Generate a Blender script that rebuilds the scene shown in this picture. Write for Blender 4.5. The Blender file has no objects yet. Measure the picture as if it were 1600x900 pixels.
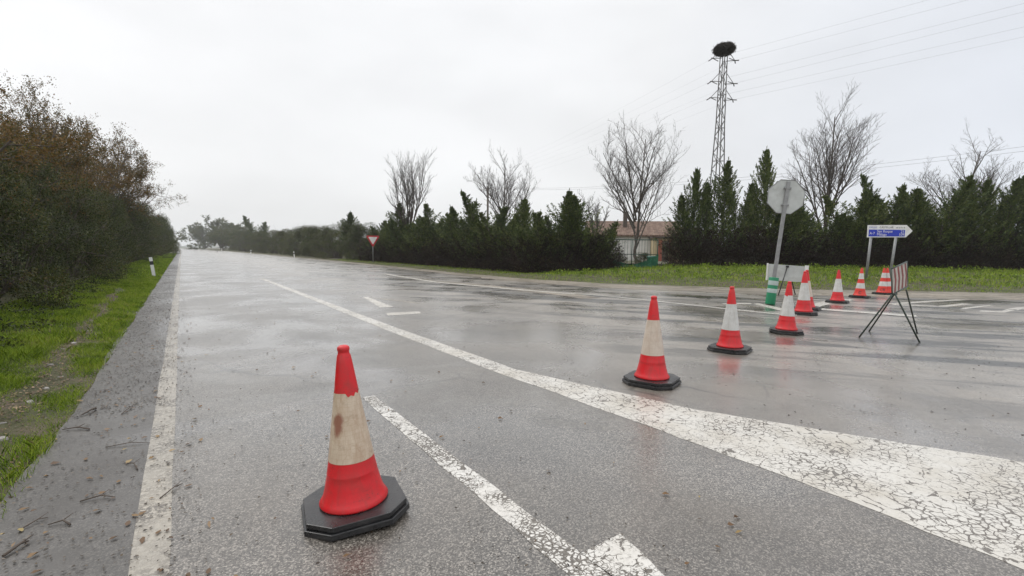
import bpy, math, random
import numpy as np
from mathutils import Vector, Matrix

# ------------------------------------------------------------------ camera
S = bpy.context.scene
COL = S.collection
EYE, FOC = 1.35, 760.0            # eye height (m), focal length in 1600-px units
PITCH, ROLL, YAW = math.atan(58 / FOC), math.radians(0.68), math.radians(34.186)
_fw = np.array([math.sin(YAW) * math.cos(PITCH), math.cos(YAW) * math.cos(PITCH), -math.sin(PITCH)])
_r0 = np.array([math.cos(YAW), -math.sin(YAW), 0.0])
_u0 = np.cross(_r0, _fw)
_r = _r0 * math.cos(ROLL) + _u0 * math.sin(ROLL)
_u = -_r0 * math.sin(ROLL) + _u0 * math.cos(ROLL)
cam_d = bpy.data.cameras.new("camera")
cam = bpy.data.objects.new("camera", cam_d)
COL.objects.link(cam)
cam.matrix_world = Matrix(((_r[0], _u[0], -_fw[0], 0), (_r[1], _u[1], -_fw[1], 0), (_r[2], _u[2], -_fw[2], EYE), (0, 0, 0, 1)))
cam_d.sensor_width = 36
cam_d.lens = 36 * FOC / 1600
cam_d.clip_start = 0.05
cam_d.clip_end = 6000
S.camera = cam

# ------------------------------------------------------------------ sky, sun, exposure
W = bpy.data.worlds.new("World")
S.world = W
W.use_nodes = True
nt = W.node_tree
nt.nodes.clear()
N = nt.nodes.new
L = nt.links.new
out = N('ShaderNodeOutputWorld')
bg = N('ShaderNodeBackground')
bg.inputs['Strength'].default_value = 0.1
sky = N('ShaderNodeTexSky')
sky.sky_type = 'NISHITA'
sky.sun_disc = False
SUN_EL, SUN_AZ = math.radians(48), math.radians(-25)
sky.sun_elevation = SUN_EL
sky.sun_rotation = SUN_AZ
sky.dust_density = 4.0
tc = N('ShaderNodeTexCoord')
sep = N('ShaderNodeSeparateXYZ')
L(tc.outputs['Generated'], sep.inputs[0])
ramp = N('ShaderNodeValToRGB')          # overcast cloud deck: brighter towards the zenith
ramp.color_ramp.elements[0].position = 0.0
ramp.color_ramp.elements[0].color = (9.5, 9.55, 9.62, 1)
ramp.color_ramp.elements[1].position = 1.0
ramp.color_ramp.elements[1].color = (21, 21.2, 21.6, 1)
e = ramp.color_ramp.elements.new(0.42)
e.color = (10.1, 10.2, 10.35, 1)
L(sep.outputs['Z'], ramp.inputs[0])
cl = N('ShaderNodeTexNoise')
mp = N('ShaderNodeMapping')
mp.inputs['Scale'].default_value = (1.2, 1.2, 3.0)
L(tc.outputs['Generated'], mp.inputs[0])
L(mp.outputs[0], cl.inputs['Vector'])
cl.inputs['Scale'].default_value = 1.6
cl.inputs['Detail'].default_value = 4
cl.inputs['Roughness'].default_value = 0.45
mr = N('ShaderNodeMapRange')
mr.inputs['From Min'].default_value = 0.3
mr.inputs['From Max'].default_value = 0.7
mr.inputs['To Min'].default_value = 0.87
mr.inputs['To Max'].default_value = 1.06
L(cl.outputs['Fac'], mr.inputs['Value'])
# the deck is a little darker and bluer away from the sun's side
dotn = N('ShaderNodeVectorMath')
dotn.operation = 'DOT_PRODUCT'
dotn.inputs[1].default_value = (0.93, -0.36, 0.0)
L(tc.outputs['Generated'], dotn.inputs[0])
side = N('ShaderNodeValToRGB')
side.color_ramp.elements[0].position = 0.45
side.color_ramp.elements[0].color = (1, 1, 1, 1)
side.color_ramp.elements[1].position = 1.0
side.color_ramp.elements[1].color = (0.76, 0.80, 0.88, 1)
L(dotn.outputs['Value'], side.inputs[0])
m1 = N('ShaderNodeVectorMath')
m1.operation = 'MULTIPLY'
L(ramp.outputs[0], m1.inputs[0])
L(side.outputs[0], m1.inputs[1])
m2 = N('ShaderNodeVectorMath')
m2.operation = 'SCALE'
L(m1.outputs[0], m2.inputs[0])
L(mr.outputs[0], m2.inputs['Scale'])
mx = N('ShaderNodeMixRGB')
mx.inputs[0].default_value = 0.96        # cloud cover over the clear sky
L(sky.outputs[0], mx.inputs[1])
L(m2.outputs[0], mx.inputs[2])
L(mx.outputs[0], bg.inputs['Color'])
L(bg.outputs[0], out.inputs[0])

sun_d = bpy.data.lights.new("sun", 'SUN')
sun_d.energy = 0.9
sun_d.angle = math.radians(25)
sun_d.color = (1.0, 0.97, 0.93)
sun = bpy.data.objects.new("sun", sun_d)
COL.objects.link(sun)
sun.rotation_euler = (math.pi / 2 - SUN_EL, 0, math.pi - SUN_AZ)
S.view_settings.view_transform = 'Standard'
S.view_settings.look = 'None'
S.view_settings.exposure = 0.0
S.view_settings.gamma = 1.0
S.view_settings.use_curve_mapping = False
S.render.engine = 'CYCLES'
S.cycles.max_bounces = 6
S.cycles.volume_bounces = 1
S.cycles.transparent_max_bounces = 8

# ------------------------------------------------------------------ placing helpers (surveying the ground from the eye)
E0 = np.array([0, 0, EYE])


def at(px, py, z=0.0):
    """point where the sight line through (px,py) meets height z"""
    d = _fw + _r * (px - 800) / FOC - _u * (py - 450) / FOC
    return E0 + d * ((z - EYE) / d[2])


def atd(px, depth, z=0.0):
    """point at horizontal distance `depth` ahead, on bearing px"""
    f = np.array([math.sin(YAW), math.cos(YAW), 0])
    r = np.array([math.cos(YAW), -math.sin(YAW), 0])
    p = f * depth + r * depth * (px - 800) / FOC
    p[2] = z
    return p


def ray(px, py, depth):
    d = _fw + _r * (px - 800) / FOC - _u * (py - 450) / FOC
    f = np.array([math.sin(YAW), math.cos(YAW), 0])
    return E0 + d * (depth / (d @ f))


def depth_of(p):
    return p[0] * math.sin(YAW) + p[1] * math.cos(YAW)


def horizon(px):
    return 392.1 + (px - 800) * 0.01187


def height_at(px, py, depth):
    return EYE + (horizon(px) - py) / FOC * depth


# ------------------------------------------------------------------ object helpers
def link(name, me, mat=None, parent=None):
    o = bpy.data.objects.new(name, me)
    COL.objects.link(o)
    if mat is not None and me is not None:
        for m in (mat if isinstance(mat, (list, tuple)) else [mat]):
            me.materials.append(m)
    if parent is not None:
        o.parent = parent
    return o


def tag(o, label=None, cat=None, group=None, kind=None):
    if label: o['label'] = label
    if cat: o['category'] = cat
    if group: o['group'] = group
    if kind: o['kind'] = kind
    return o


def thing(name, label, cat, loc=(0, 0, 0), rot=(0, 0, 0), group=None):
    o = bpy.data.objects.new(name, None)
    o.empty_display_size = 0.2
    COL.objects.link(o)
    o.location = [float(v) for v in loc]
    o.rotation_euler = rot
    return tag(o, label, cat, group)


def copy_tree(o, parent=None):
    c = o.copy()
    COL.objects.link(c)
    c.parent = parent
    for ch in list(o.children):
        copy_tree(ch, c)
    return c


def fast_mesh(name, V, F, smooth=False):
    """V (n,3), F (m,k) uniform faces"""
    V = np.ascontiguousarray(V, dtype=np.float32)
    F = np.ascontiguousarray(F, dtype=np.int32)
    me = bpy.data.meshes.new(name)
    m, k = F.shape
    me.vertices.add(len(V))
    me.vertices.foreach_set('co', V.ravel())
    me.loops.add(m * k)
    me.loops.foreach_set('vertex_index', F.ravel())
    me.polygons.add(m)
    me.polygons.foreach_set('loop_start', np.arange(0, m * k, k, dtype=np.int32))
    me.polygons.foreach_set('loop_total', np.full(m, k, dtype=np.int32))
    if smooth:
        me.polygons.foreach_set('use_smooth', np.ones(m, dtype=bool))
    me.update(calc_edges=True)
    return me


class MB:
    """collects simple solids into one mesh"""

    def __init__(self):
        self.v, self.f, self.sm = [], [], []

    def add(self, vs, fs, smooth=False):
        b = len(self.v)
        self.v += [tuple(map(float, q)) for q in vs]
        self.f += [[i + b for i in q] for q in fs]
        self.sm += [smooth] * len(fs)
        return self

    def box(self, c, s, M=None):
        x, y, z = s[0] / 2, s[1] / 2, s[2] / 2
        vs = [(-x, -y, -z), (x, -y, -z), (x, y, -z), (-x, y, -z), (-x, -y, z), (x, -y, z), (x, y, z), (-x, y, z)]
        vs = [Vector(q) for q in vs]
        if M is not None: vs = [M @ q for q in vs]
        vs = [q + Vector(c) for q in vs]
        return self.add(vs, [(3, 2, 1, 0), (4, 5, 6, 7), (0, 1, 5, 4), (1, 2, 6, 5), (2, 3, 7, 6), (3, 0, 4, 7)])

    def tube(self, pts, rad, n=8, caps=True):
        pts = [Vector(p) for p in pts]
        rs = rad if isinstance(rad, (list, tuple)) else [rad] * len(pts)
        vs, fs = [], []
        ref = None
        for i, p in enumerate(pts):
            a = pts[max(0, i - 1)]
            b = pts[min(len(pts) - 1, i + 1)]
            t = (b - a).normalized()
            if ref is None:
                ref = t.orthogonal().normalized()
            ref = (ref - t * ref.dot(t)).normalized()
            w = t.cross(ref)
            for k in range(n):
                an = 2 * math.pi * k / n
                vs.append(p + (ref * math.cos(an) + w * math.sin(an)) * rs[i])
        for i in range(len(pts) - 1):
            for k in range(n):
                k2 = (k + 1) % n
                fs.append((i * n + k, i * n + k2, (i + 1) * n + k2, (i + 1) * n + k))
        self.add(vs, fs, True)
        if caps:
            b = len(self.v) - len(vs)
            self.f.append([b + k for k in range(n)][::-1]); self.sm.append(False)
            self.f.append([b + (len(pts) - 1) * n + k for k in range(n)]); self.sm.append(False)
        return self

    def lathe(self, prof, n=40, c=(0, 0, 0)):
        vs, fs = [], []
        for (r, z) in prof:
            for k in range(n):
                an = 2 * math.pi * k / n
                vs.append((c[0] + r * math.cos(an), c[1] + r * math.sin(an), c[2] + z))
        for i in range(len(prof) - 1):
            for k in range(n):
                k2 = (k + 1) % n
                fs.append((i * n + k, i * n + k2, (i + 1) * n + k2, (i + 1) * n + k))
        return self.add(vs, fs, True)

    def prism(self, poly, z0, z1):
        n = len(poly)
        vs = [(x, y, z0) for x, y in poly] + [(x, y, z1) for x, y in poly]
        fs = [list(range(n))[::-1], list(range(n, 2 * n))] + [(k, (k + 1) % n, n + (k + 1) % n, n + k) for k in range(n)]
        return self.add(vs, fs)

    def build(self, name, mat=None, parent=None):
        me = bpy.data.meshes.new(name)
        me.from_pydata(self.v, [], self.f)
        me.polygons.foreach_set('use_smooth', self.sm)
        me.update()
        return link(name, me, mat, parent)


def bevel(o, w=0.004, seg=2):
    m = o.modifiers.new('bevel', 'BEVEL')
    m.width = w
    m.segments = seg
    m.limit_method = 'ANGLE'
    return o


# ------------------------------------------------------------------ materials
def newmat(name):
    m = bpy.data.materials.new(name)
    m.use_nodes = True
    t = m.node_tree
    t.nodes.clear()
    return m, t


class NT:
    def __init__(self, t):
        self.t = t

    def n(self, ty, **kw):
        nd = self.t.nodes.new(ty)
        for k, v in kw.items():
            setattr(nd, k, v)
        return nd

    def set(self, sock, val):
        if hasattr(val, 'is_output') or isinstance(val, bpy.types.NodeSocket):
            self.t.links.new(val, sock)
        else:
            sock.default_value = val

    def coords(self, scale=(1, 1, 1), rot=(0, 0, 0), kind='Object'):
        c = self.n('ShaderNodeTexCoord')
        m = self.n('ShaderNodeMapping')
        m.inputs['Scale'].default_value = scale
        m.inputs['Rotation'].default_value = rot
        self.t.links.new(c.outputs[kind], m.inputs[0])
        return m.outputs[0]

    def noise(self, vec, scale, detail=4, rough=0.55, dist=0.0):
        x = self.n('ShaderNodeTexNoise')
        self.t.links.new(vec, x.inputs['Vector'])
        x.inputs['Scale'].default_value = scale
        x.inputs['Detail'].default_value = detail
        x.inputs['Roughness'].default_value = rough
        x.inputs['Distortion'].default_value = dist
        return x.outputs['Fac']

    def voro(self, vec, scale, feature='F1', out='Distance', rnd=1.0):
        x = self.n('ShaderNodeTexVoronoi', feature=feature)
        self.t.links.new(vec, x.inputs['Vector'])
        x.inputs['Scale'].default_value = scale
        x.inputs['Randomness'].default_value = rnd
        return x.outputs[out]

    def rng(self, v, a, b, c=0.0, d=1.0, smooth=False):
        x = self.n('ShaderNodeMapRange')
        if smooth: x.interpolation_type = 'SMOOTHSTEP'
        self.set(x.inputs['Value'], v)
        x.inputs['From Min'].default_value = a
        x.inputs['From Max'].default_value = b
        x.inputs['To Min'].default_value = c
        x.inputs['To Max'].default_value = d
        return x.outputs[0]

    def ramp(self, v, stops):
        x = self.n('ShaderNodeValToRGB')
        cr = x.color_ramp
        cr.elements[0].position, cr.elements[0].color = stops[0][0], (*stops[0][1], 1)
        cr.elements[1].position, cr.elements[1].color = stops[-1][0], (*stops[-1][1], 1)
        for p, c in stops[1:-1]:
            e = cr.elements.new(p)
            e.color = (*c, 1)
        self.set(x.inputs[0], v)
        return x.outputs[0]

    def math(self, op, a, b=0.0):
        x = self.n('ShaderNodeMath', operation=op)
        self.set(x.inputs[0], a)
        self.set(x.inputs[1], b)
        return x.outputs[0]

    def mix(self, f, a, b, mode='MIX'):
        x = self.n('ShaderNodeMixRGB', blend_type=mode)
        self.set(x.inputs[0], f)
        self.set(x.inputs[1], a if not isinstance(a, tuple) else (*a, 1))
        self.set(x.inputs[2], b if not isinstance(b, tuple) else (*b, 1))
        return x.outputs[0]

    def bump(self, h, strength, dist, normal=None):
        x = self.n('ShaderNodeBump')
        self.set(x.inputs['Height'], h)
        self.set(x.inputs['Strength'], strength)
        x.inputs['Distance'].default_value = dist
        if normal is not None: self.t.links.new(normal, x.inputs['Normal'])
        return x.outputs[0]

    def bsdf(self, color, rough=0.5, spec=0.5, metal=0.0, normal=None, coat=None):
        x = self.n('ShaderNodeBsdfPrincipled')
        if coat is not None:            # film of rain water
            self.set(x.inputs['Coat Weight'], coat[0])
            self.set(x.inputs['Coat Roughness'], coat[1])
            x.inputs['Coat IOR'].default_value = 1.33
            if len(coat) > 2: self.t.links.new(coat[2], x.inputs['Coat Normal'])
        self.set(x.inputs['Base Color'], (*color, 1) if isinstance(color, tuple) else color)
        self.set(x.inputs['Roughness'], rough)
        self.set(x.inputs['Specular IOR Level'], spec)
        x.inputs['Metallic'].default_value = metal
        if normal is not None: self.t.links.new(normal, x.inputs['Normal'])
        return x.outputs[0]

    def out(self, s):
        o = self.n('ShaderNodeOutputMaterial')
        self.t.links.new(s, o.inputs['Surface'])


def simple(name, col, rough=0.5, metal=0.0, spec=0.5, var=0.15, scale=8, bump=0.0, dirt=None, dirt_amt=0.0):
    m, t = newmat(name)
    g = NT(t)
    v = g.coords()
    nz = g.noise(v, scale, 5, 0.6)
    f = g.rng(nz, 0.3, 0.7, 1 - var, 1 + var)
    c = g.mix(1.0, col, g.mix(0.0, f, f), 'MULTIPLY')
    if dirt:
        n2 = g.noise(v, scale * 0.6, 6, 0.7, 0.4)
        c = g.mix(g.rng(n2, 0.5, 0.72, 0, dirt_amt), c, dirt)
    nm = g.bump(g.noise(v, scale * 6, 3), bump, 0.01) if bump else None
    g.out(g.bsdf(c, g.rng(nz, 0.3, 0.7, max(0.02, rough - 0.08), rough + 0.1), spec, metal, nm))
    return m


def leafmat(name, stops, rough=0.55, transl=0.25, spec=0.35, patch=0.9, pw=0.38):
    m, t = newmat(name)
    g = NT(t)
    geo = g.n('ShaderNodeNewGeometry')
    c = g.coords()
    info = g.n('ShaderNodeObjectInfo')
    big = g.rng(g.noise(c, patch, 4, 0.6), 0.3, 0.7, 0, 1)
    v = g.math('ADD', g.math('MULTIPLY', geo.outputs['Random Per Island'], 1 - pw), g.math('MULTIPLY', big, pw))
    v = g.math('ADD', v, g.rng(info.outputs['Random'], 0, 1, -0.08, 0.08))
    col = g.ramp(v, stops)
    b = g.bsdf(col, rough, spec)
    tr = g.n('ShaderNodeBsdfTranslucent')
    t.links.new(col, tr.inputs[0])
    mx = g.n('ShaderNodeMixShader')
    mx.inputs[0].default_value = transl
    t.links.new(b, mx.inputs[1])
    t.links.new(tr.outputs[0], mx.inputs[2])
    g.out(mx.outputs[0])
    return m


def asphalt_nodes(g, dark=1.0, shoulder=False):
    """returns (colour, roughness, normal, wetness) of wet worn asphalt"""
    v = g.coords()
    fine = g.noise(v, 190, 3, 0.75)
    chips = g.voro(v, 150, 'F1', 'Color')
    sepc = g.n('ShaderNodeSeparateColor')
    g.t.links.new(chips, sepc.inputs[0])
    chip = sepc.outputs[0]
    col = g.ramp(g.math('ADD', g.math('MULTIPLY', fine, 0.5), g.math('MULTIPLY', chip, 0.5)),
                 [(0.27, (0.018, 0.016, 0.014)), (0.43, (0.058, 0.052, 0.046)), (0.60, (0.130, 0.119, 0.105)), (0.80, (0.38, 0.345, 0.30))])
    med = g.noise(v, 1.3, 5, 0.6, 0.3)
    col = g.mix(1.0, col, g.mix(0.0, g.rng(med, 0.3, 0.7, 0.78 * dark, 1.2 * dark), (0, 0, 0)), 'MULTIPLY')
    # wheel tracks along the road: smoother and a bit darker
    wv = g.coords((0.9, 0.03, 1))
    tr = g.noise(wv, 1.0, 4, 0.5)
    col = g.mix(g.rng(tr, 0.42, 0.62, 0.0, 0.28), col, (0.06, 0.056, 0.052))
    wet = g.noise(v, 0.55, 5, 0.6, 0.5)
    if not shoulder:
        # mud dragged out of the side road, streaks that run with the turning traffic
        sv = g.coords((0.62, 0.62, 1), (0, 0, math.radians(52)))
        sm = g.n('ShaderNodeMapping')
        g.t.links.new(sv, sm.inputs[0])
        sm.inputs['Scale'].default_value = (0.22, 1.9, 1)
        st = g.noise(sm.outputs[0], 1.3, 8, 0.66, 0.6)
        sp = g.n('ShaderNodeSeparateXYZ')
        g.t.links.new(g.coords(), sp.inputs[0])
        far = g.rng(g.math('ADD', sp.outputs[0], g.math('MULTIPLY', g.rng(g.noise(v, 0.35, 3), 0.3, 0.7, -1, 1), 1.6)), 4.0, 8.0, 0, 1, True)
        near = g.rng(sp.outputs[1], 22.0, 50.0, 1, 0.25, True)
        gate = g.math('MULTIPLY', far, near)
        # thin film of soil nearer the verge of the side road
        film = g.math('MULTIPLY', g.rng(g.noise(v, 0.8, 6, 0.65), 0.35, 0.6, 0.3, 0.85), g.rng(sp.outputs[0], 1.5, 7.0, 0, 1, True))
        col = g.mix(film, col, (0.30, 0.265, 0.225))
        col = g.mix(g.rng(g.noise(v, 0.5, 5, 0.6), 0.4, 0.65, 0.0, 0.35), col, (0.16, 0.135, 0.105))
        col = g.mix(g.math('MULTIPLY', g.rng(st, 0.51, 0.555, 0, 0.9), gate), col, (0.035, 0.030, 0.026))
        col = g.mix(g.math('MULTIPLY', g.rng(st, 0.46, 0.38, 0, 0.8), gate), col, (0.30, 0.265, 0.22))
        gr = g.math('ADD', g.math('MULTIPLY', fine, 0.6), g.math('MULTIPLY', chip, 0.4))
        col = g.mix(far, col, g.mix(1.0, col, g.mix(0.0, g.rng(gr, 0.3, 0.72, 0.45, 1.6), (0, 0, 0)), 'MULTIPLY'))
        # resurfacing seam and patch cracks
        ck = g.n('ShaderNodeMapping')
        g.t.links.new(g.coords(), ck.inputs[0])
        dn = g.n('ShaderNodeTexNoise')
        g.t.links.new(g.coords(), dn.inputs['Vector'])
        dn.inputs['Scale'].default_value = 2.0
        ad = g.mix(0.25, ck.outputs[0], dn.outputs['Color'], 'ADD')
        cr = g.voro(ad, 0.8, 'DISTANCE_TO_EDGE')
        crm = g.math('MULTIPLY', g.rng(cr, 0.0, 0.018, 1, 0), g.rng(g.noise(v, 0.25, 2), 0.52, 0.62, 0, 0.75))
        col = g.mix(crm, col, (0.02, 0.019, 0.018))
    if shoulder:
        dn = g.noise(v, 3.0, 6, 0.7)
        col = g.mix(g.rng(dn, 0.45, 0.62, 0, 0.7), col, (0.032, 0.027, 0.022))
    ro = g.rng(wet, 0.38, 0.62, 0.2, 0.42, True)
    if shoulder:
        col = g.mix(0.45, col, (0.055, 0.049, 0.043))
        ro = g.rng(wet, 0.4, 0.6, 0.34, 0.6, True)
    bs = g.rng(wet, 0.38, 0.60, 0.10, 0.42, True) if not shoulder else g.rng(wet, 0.38, 0.60, 0.08, 0.3, True)
    hgt = g.math('ADD', g.math('MULTIPLY', fine, 0.6), g.math('MULTIPLY', chip, 0.5))
    nrm = g.bump(hgt, bs, 0.006)
    cn = g.bump(g.math('ADD', g.noise(v, 60, 2), g.noise(v, 7, 3)), g.rng(wet, 0.38, 0.6, 0.02, 0.12, True), 0.004)
    cw = g.rng(wet, 0.36, 0.66, 1.0, 0.8) if not shoulder else g.rng(wet, 0.36, 0.66, 0.9, 0.35)
    g.film = (cw, g.rng(wet, 0.36, 0.60, 0.23, 0.34, True), cn)
    return col, ro, nrm


def asphalt(name, dark=1.0, shoulder=False):
    m, t = newmat(name)
    g = NT(t)
    c, r, n = asphalt_nodes(g, dark, shoulder)
    g.out(g.bsdf(c, r, 0.5, 0, n, g.film))
    return m


def paint(name, crack=0.5, scale=9.0, col=(0.66, 0.64, 0.59), wear=0.25, dirt=0.35):
    """old thermoplastic line paint over asphalt: crazing that opens on the asphalt below"""
    m, t = newmat(name)
    g = NT(t)
    ac, ar, an = asphalt_nodes(g)
    v = g.coords()
    dn = g.n('ShaderNodeTexNoise')
    g.t.links.new(v, dn.inputs['Vector'])
    dn.inputs['Scale'].default_value = scale * 0.9
    dn.inputs['Detail'].default_value = 4
    ad = g.mix(0.09, v, dn.outputs['Color'], 'ADD')
    e1 = g.voro(ad, scale, 'DISTANCE_TO_EDGE')
    e2 = g.voro(ad, scale * 2.6, 'DISTANCE_TO_EDGE')
    patch = g.noise(v, 1.7, 4, 0.6)
    th = g.rng(patch, 0.35, 0.62, 0.004, 0.075 * crack + 0.004)
    th = g.math('MULTIPLY', th, g.rng(g.noise(v, 21, 3, 0.6), 0.42, 0.62, 0.0, 1.35))
    k1 = g.rng(g.math('SUBTRACT', th, e1), -0.006, 0.006, 0, 1)
    k2 = g.math('LESS_THAN', e2, g.rng(g.noise(v, 2.6, 3), 0.44, 0.62, 0.0, 0.11 * crack))
    hole = g.rng(g.noise(v, 34, 5, 0.75), 0.66 - wear * 0.3, 0.70 - wear * 0.3, 0, 1)
    hole = g.math('MULTIPLY', hole, g.rng(g.noise(v, 3.1, 3), 0.4, 0.6, 0.25, 1))
    k = g.math('MAXIMUM', g.math('MAXIMUM', k1, k2), hole)
    pc = g.mix(g.rng(g.noise(v, 2.2, 6, 0.65), 0.42, 0.7, 0, dirt), col, (0.42, 0.375, 0.30))
    pc = g.mix(g.rng(g.noise(v, 60, 3, 0.7), 0.4, 0.75, 0, 0.35), pc, (0.36, 0.34, 0.31))
    pn = g.bump(g.math('SUBTRACT', g.noise(v, 45, 3), g.math('MULTIPLY', k, 2.0)), 0.35, 0.004)
    pb = g.bsdf(pc, 0.42, 0.4, 0, pn, (0.5, 0.25))
    ab = g.bsdf(g.mix(0.55, ac, (0.125, 0.108, 0.088)), 0.5, 0.4, 0, an, (0.5, 0.25))
    mx = g.n('ShaderNodeMixShader')
    t.links.new(k, mx.inputs[0])
    t.links.new(pb, mx.inputs[1])
    t.links.new(ab, mx.inputs[2])
    g.out(mx.outputs[0])
    return m


def ground_mat():
    m, t = newmat('verge_soil')
    g = NT(t)
    v = g.coords()
    n1 = g.noise(v, 2.0, 7, 0.65)
    n2 = g.noise(v, 0.35, 4)
    c = g.ramp(n1, [(0.3, (0.030, 0.026, 0.016)), (0.48, (0.060, 0.060, 0.024)), (0.60, (0.095, 0.075, 0.048)), (0.8, (0.15, 0.125, 0.092))])
    c = g.mix(g.rng(n2, 0.45, 0.65, 0, 0.35), c, (0.06, 0.085, 0.022))
    g.out(g.bsdf(c, 0.8, 0.3, 0, g.bump(g.noise(v, 14, 6), 0.8, 0.04)))
    return m


def gravel_mat():
    m, t = newmat('sandy_gravel')
    g = NT(t)
    v = g.coords()
    c = g.ramp(g.noise(v, 6.0, 8, 0.7), [(0.3, (0.11, 0.09, 0.065)), (0.5, (0.24, 0.205, 0.16)), (0.7, (0.36, 0.32, 0.26))])
    sm = g.coords((0.5, 0.5, 1), (0, 0, math.radians(50)))
    s2 = g.n('ShaderNodeMapping')
    t.links.new(sm, s2.inputs[0])
    s2.inputs['Scale'].default_value = (0.3, 4.0, 1)
    c = g.mix(g.rng(g.noise(s2.outputs[0], 1.2, 6, 0.6), 0.48, 0.56, 0, 0.7), c, (0.085, 0.072, 0.055))
    g.out(g.bsdf(c, g.rng(g.noise(v, 1.0, 4), 0.4, 0.6, 0.3, 0.65), 0.45, 0, g.bump(g.noise(v, 40, 5), 0.5, 0.01)))
    return m


M = {}
M['asphalt'] = asphalt('wet_asphalt')
M['shoulder'] = asphalt('shoulder_asphalt', 0.60, True)
M['gravel'] = gravel_mat()
M['soil'] = ground_mat()
M['line'] = paint('line_paint', 0.3, 7.0, (0.60, 0.575, 0.52), wear=0.25)
M['wedge'] = paint('wedge_paint', 0.58, 8.0, (0.57, 0.545, 0.495), wear=0.28, dirt=0.75)
M['arrow'] = paint('arrow_paint', 1.35, 14.0, (0.62, 0.60, 0.56), wear=0.38)
M['edge'] = paint('edge_paint', 0.04, 14.0, (0.33, 0.30, 0.25), wear=0.66, dirt=0.7)
M['oldline'] = paint('old_paint', 0.2, 6.0, (0.56, 0.53, 0.47), wear=0.35, dirt=0.5)
M['grass'] = leafmat('grass_blades', [(0.12, (0.040, 0.075, 0.008)), (0.38, (0.135, 0.215, 0.016)), (0.6, (0.25, 0.36, 0.028)), (0.8, (0.36, 0.44, 0.05)), (0.93, (0.34, 0.28, 0.13))], 0.45, 0.35, 0.35, 2.2, 0.5)
M['bark'] = simple('bark', (0.085, 0.070, 0.056), 0.85, var=0.45, scale=9, bump=0.5)
M['twig'] = simple('bare_twig', (0.085, 0.074, 0.066), 0.8, var=0.35, scale=5)
M['con_leaf'] = leafmat('conifer_foliage', [(0.1, (0.018, 0.032, 0.009)), (0.4, (0.052, 0.080, 0.019)), (0.65, (0.105, 0.140, 0.032)), (0.95, (0.19, 0.21, 0.06))], 0.6, 0.15)
M['con_dead'] = leafmat('dead_conifer_foliage', [(0.1, (0.014, 0.009, 0.006)), (0.5, (0.034, 0.020, 0.014)), (0.75, (0.042, 0.034, 0.016)), (0.95, (0.085, 0.052, 0.036))], 0.75, 0.08)
M['oak'] = leafmat('autumn_leaves', [(0.1, (0.040, 0.040, 0.012)), (0.35, (0.085, 0.072, 0.018)), (0.55, (0.14, 0.080, 0.026)), (0.75, (0.20, 0.115, 0.034)), (0.95, (0.14, 0.14, 0.028))], 0.6, 0.3)
M['shrub'] = leafmat('evergreen_leaves', [(0.1, (0.014, 0.020, 0.006)), (0.4, (0.036, 0.050, 0.011)), (0.64, (0.074, 0.090, 0.019)), (0.84, (0.12, 0.115, 0.028)), (0.96, (0.16, 0.090, 0.034))], 0.5, 0.2)
M['olive'] = leafmat('olive_leaves', [(0.1, (0.035, 0.050, 0.014)), (0.45, (0.065, 0.085, 0.022)), (0.7, (0.10, 0.11, 0.03)), (0.95, (0.17, 0.12, 0.045))], 0.6, 0.3)
M['litter'] = leafmat('dead_leaf', [(0.1, (0.05, 0.028, 0.015)), (0.45, (0.13, 0.07, 0.03)), (0.7, (0.24, 0.15, 0.06)), (0.9, (0.33, 0.26, 0.10)), (1.0, (0.12, 0.17, 0.03))], 0.45, 0.1)
M['mulch'] = leafmat('wet_mulch', [(0.1, (0.018, 0.013, 0.009)), (0.6, (0.05, 0.036, 0.022)), (0.95, (0.12, 0.085, 0.05))], 0.4, 0.0)
M['stone'] = simple('verge_stone', (0.27, 0.25, 0.23), 0.6, var=0.3, scale=14, bump=0.4, dirt=(0.10, 0.08, 0.06), dirt_amt=0.6)


def plastic(name, col, dirt, amt):
    m, t = newmat(name)
    g = NT(t)
    v = g.coords()
    sc = g.noise(v, 9, 6, 0.7, 0.3)
    st = g.noise(g.coords((30, 30, 2.2)), 1.0, 4, 0.6)
    c = g.mix(g.rng(sc, 0.45, 0.75, 0, amt), col, dirt)
    c = g.mix(g.rng(st, 0.5, 0.75, 0, amt * 0.7), c, dirt)
    sf = g.noise(g.coords((14, 14, 60)), 1.0, 3, 0.7, 1.2)
    c = g.mix(g.math('MULTIPLY', g.rng(sf, 0.60, 0.66, 0, 0.7), g.rng(g.noise(v, 3.5, 2), 0.48, 0.6, 0, 1)), c, (0.05, 0.035, 0.035))
    g.out(g.bsdf(c, g.rng(sc, 0.3, 0.7, 0.3, 0.55), 0.5, 0, g.bump(g.noise(v, 55, 3), 0.08, 0.01)))
    return m


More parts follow.
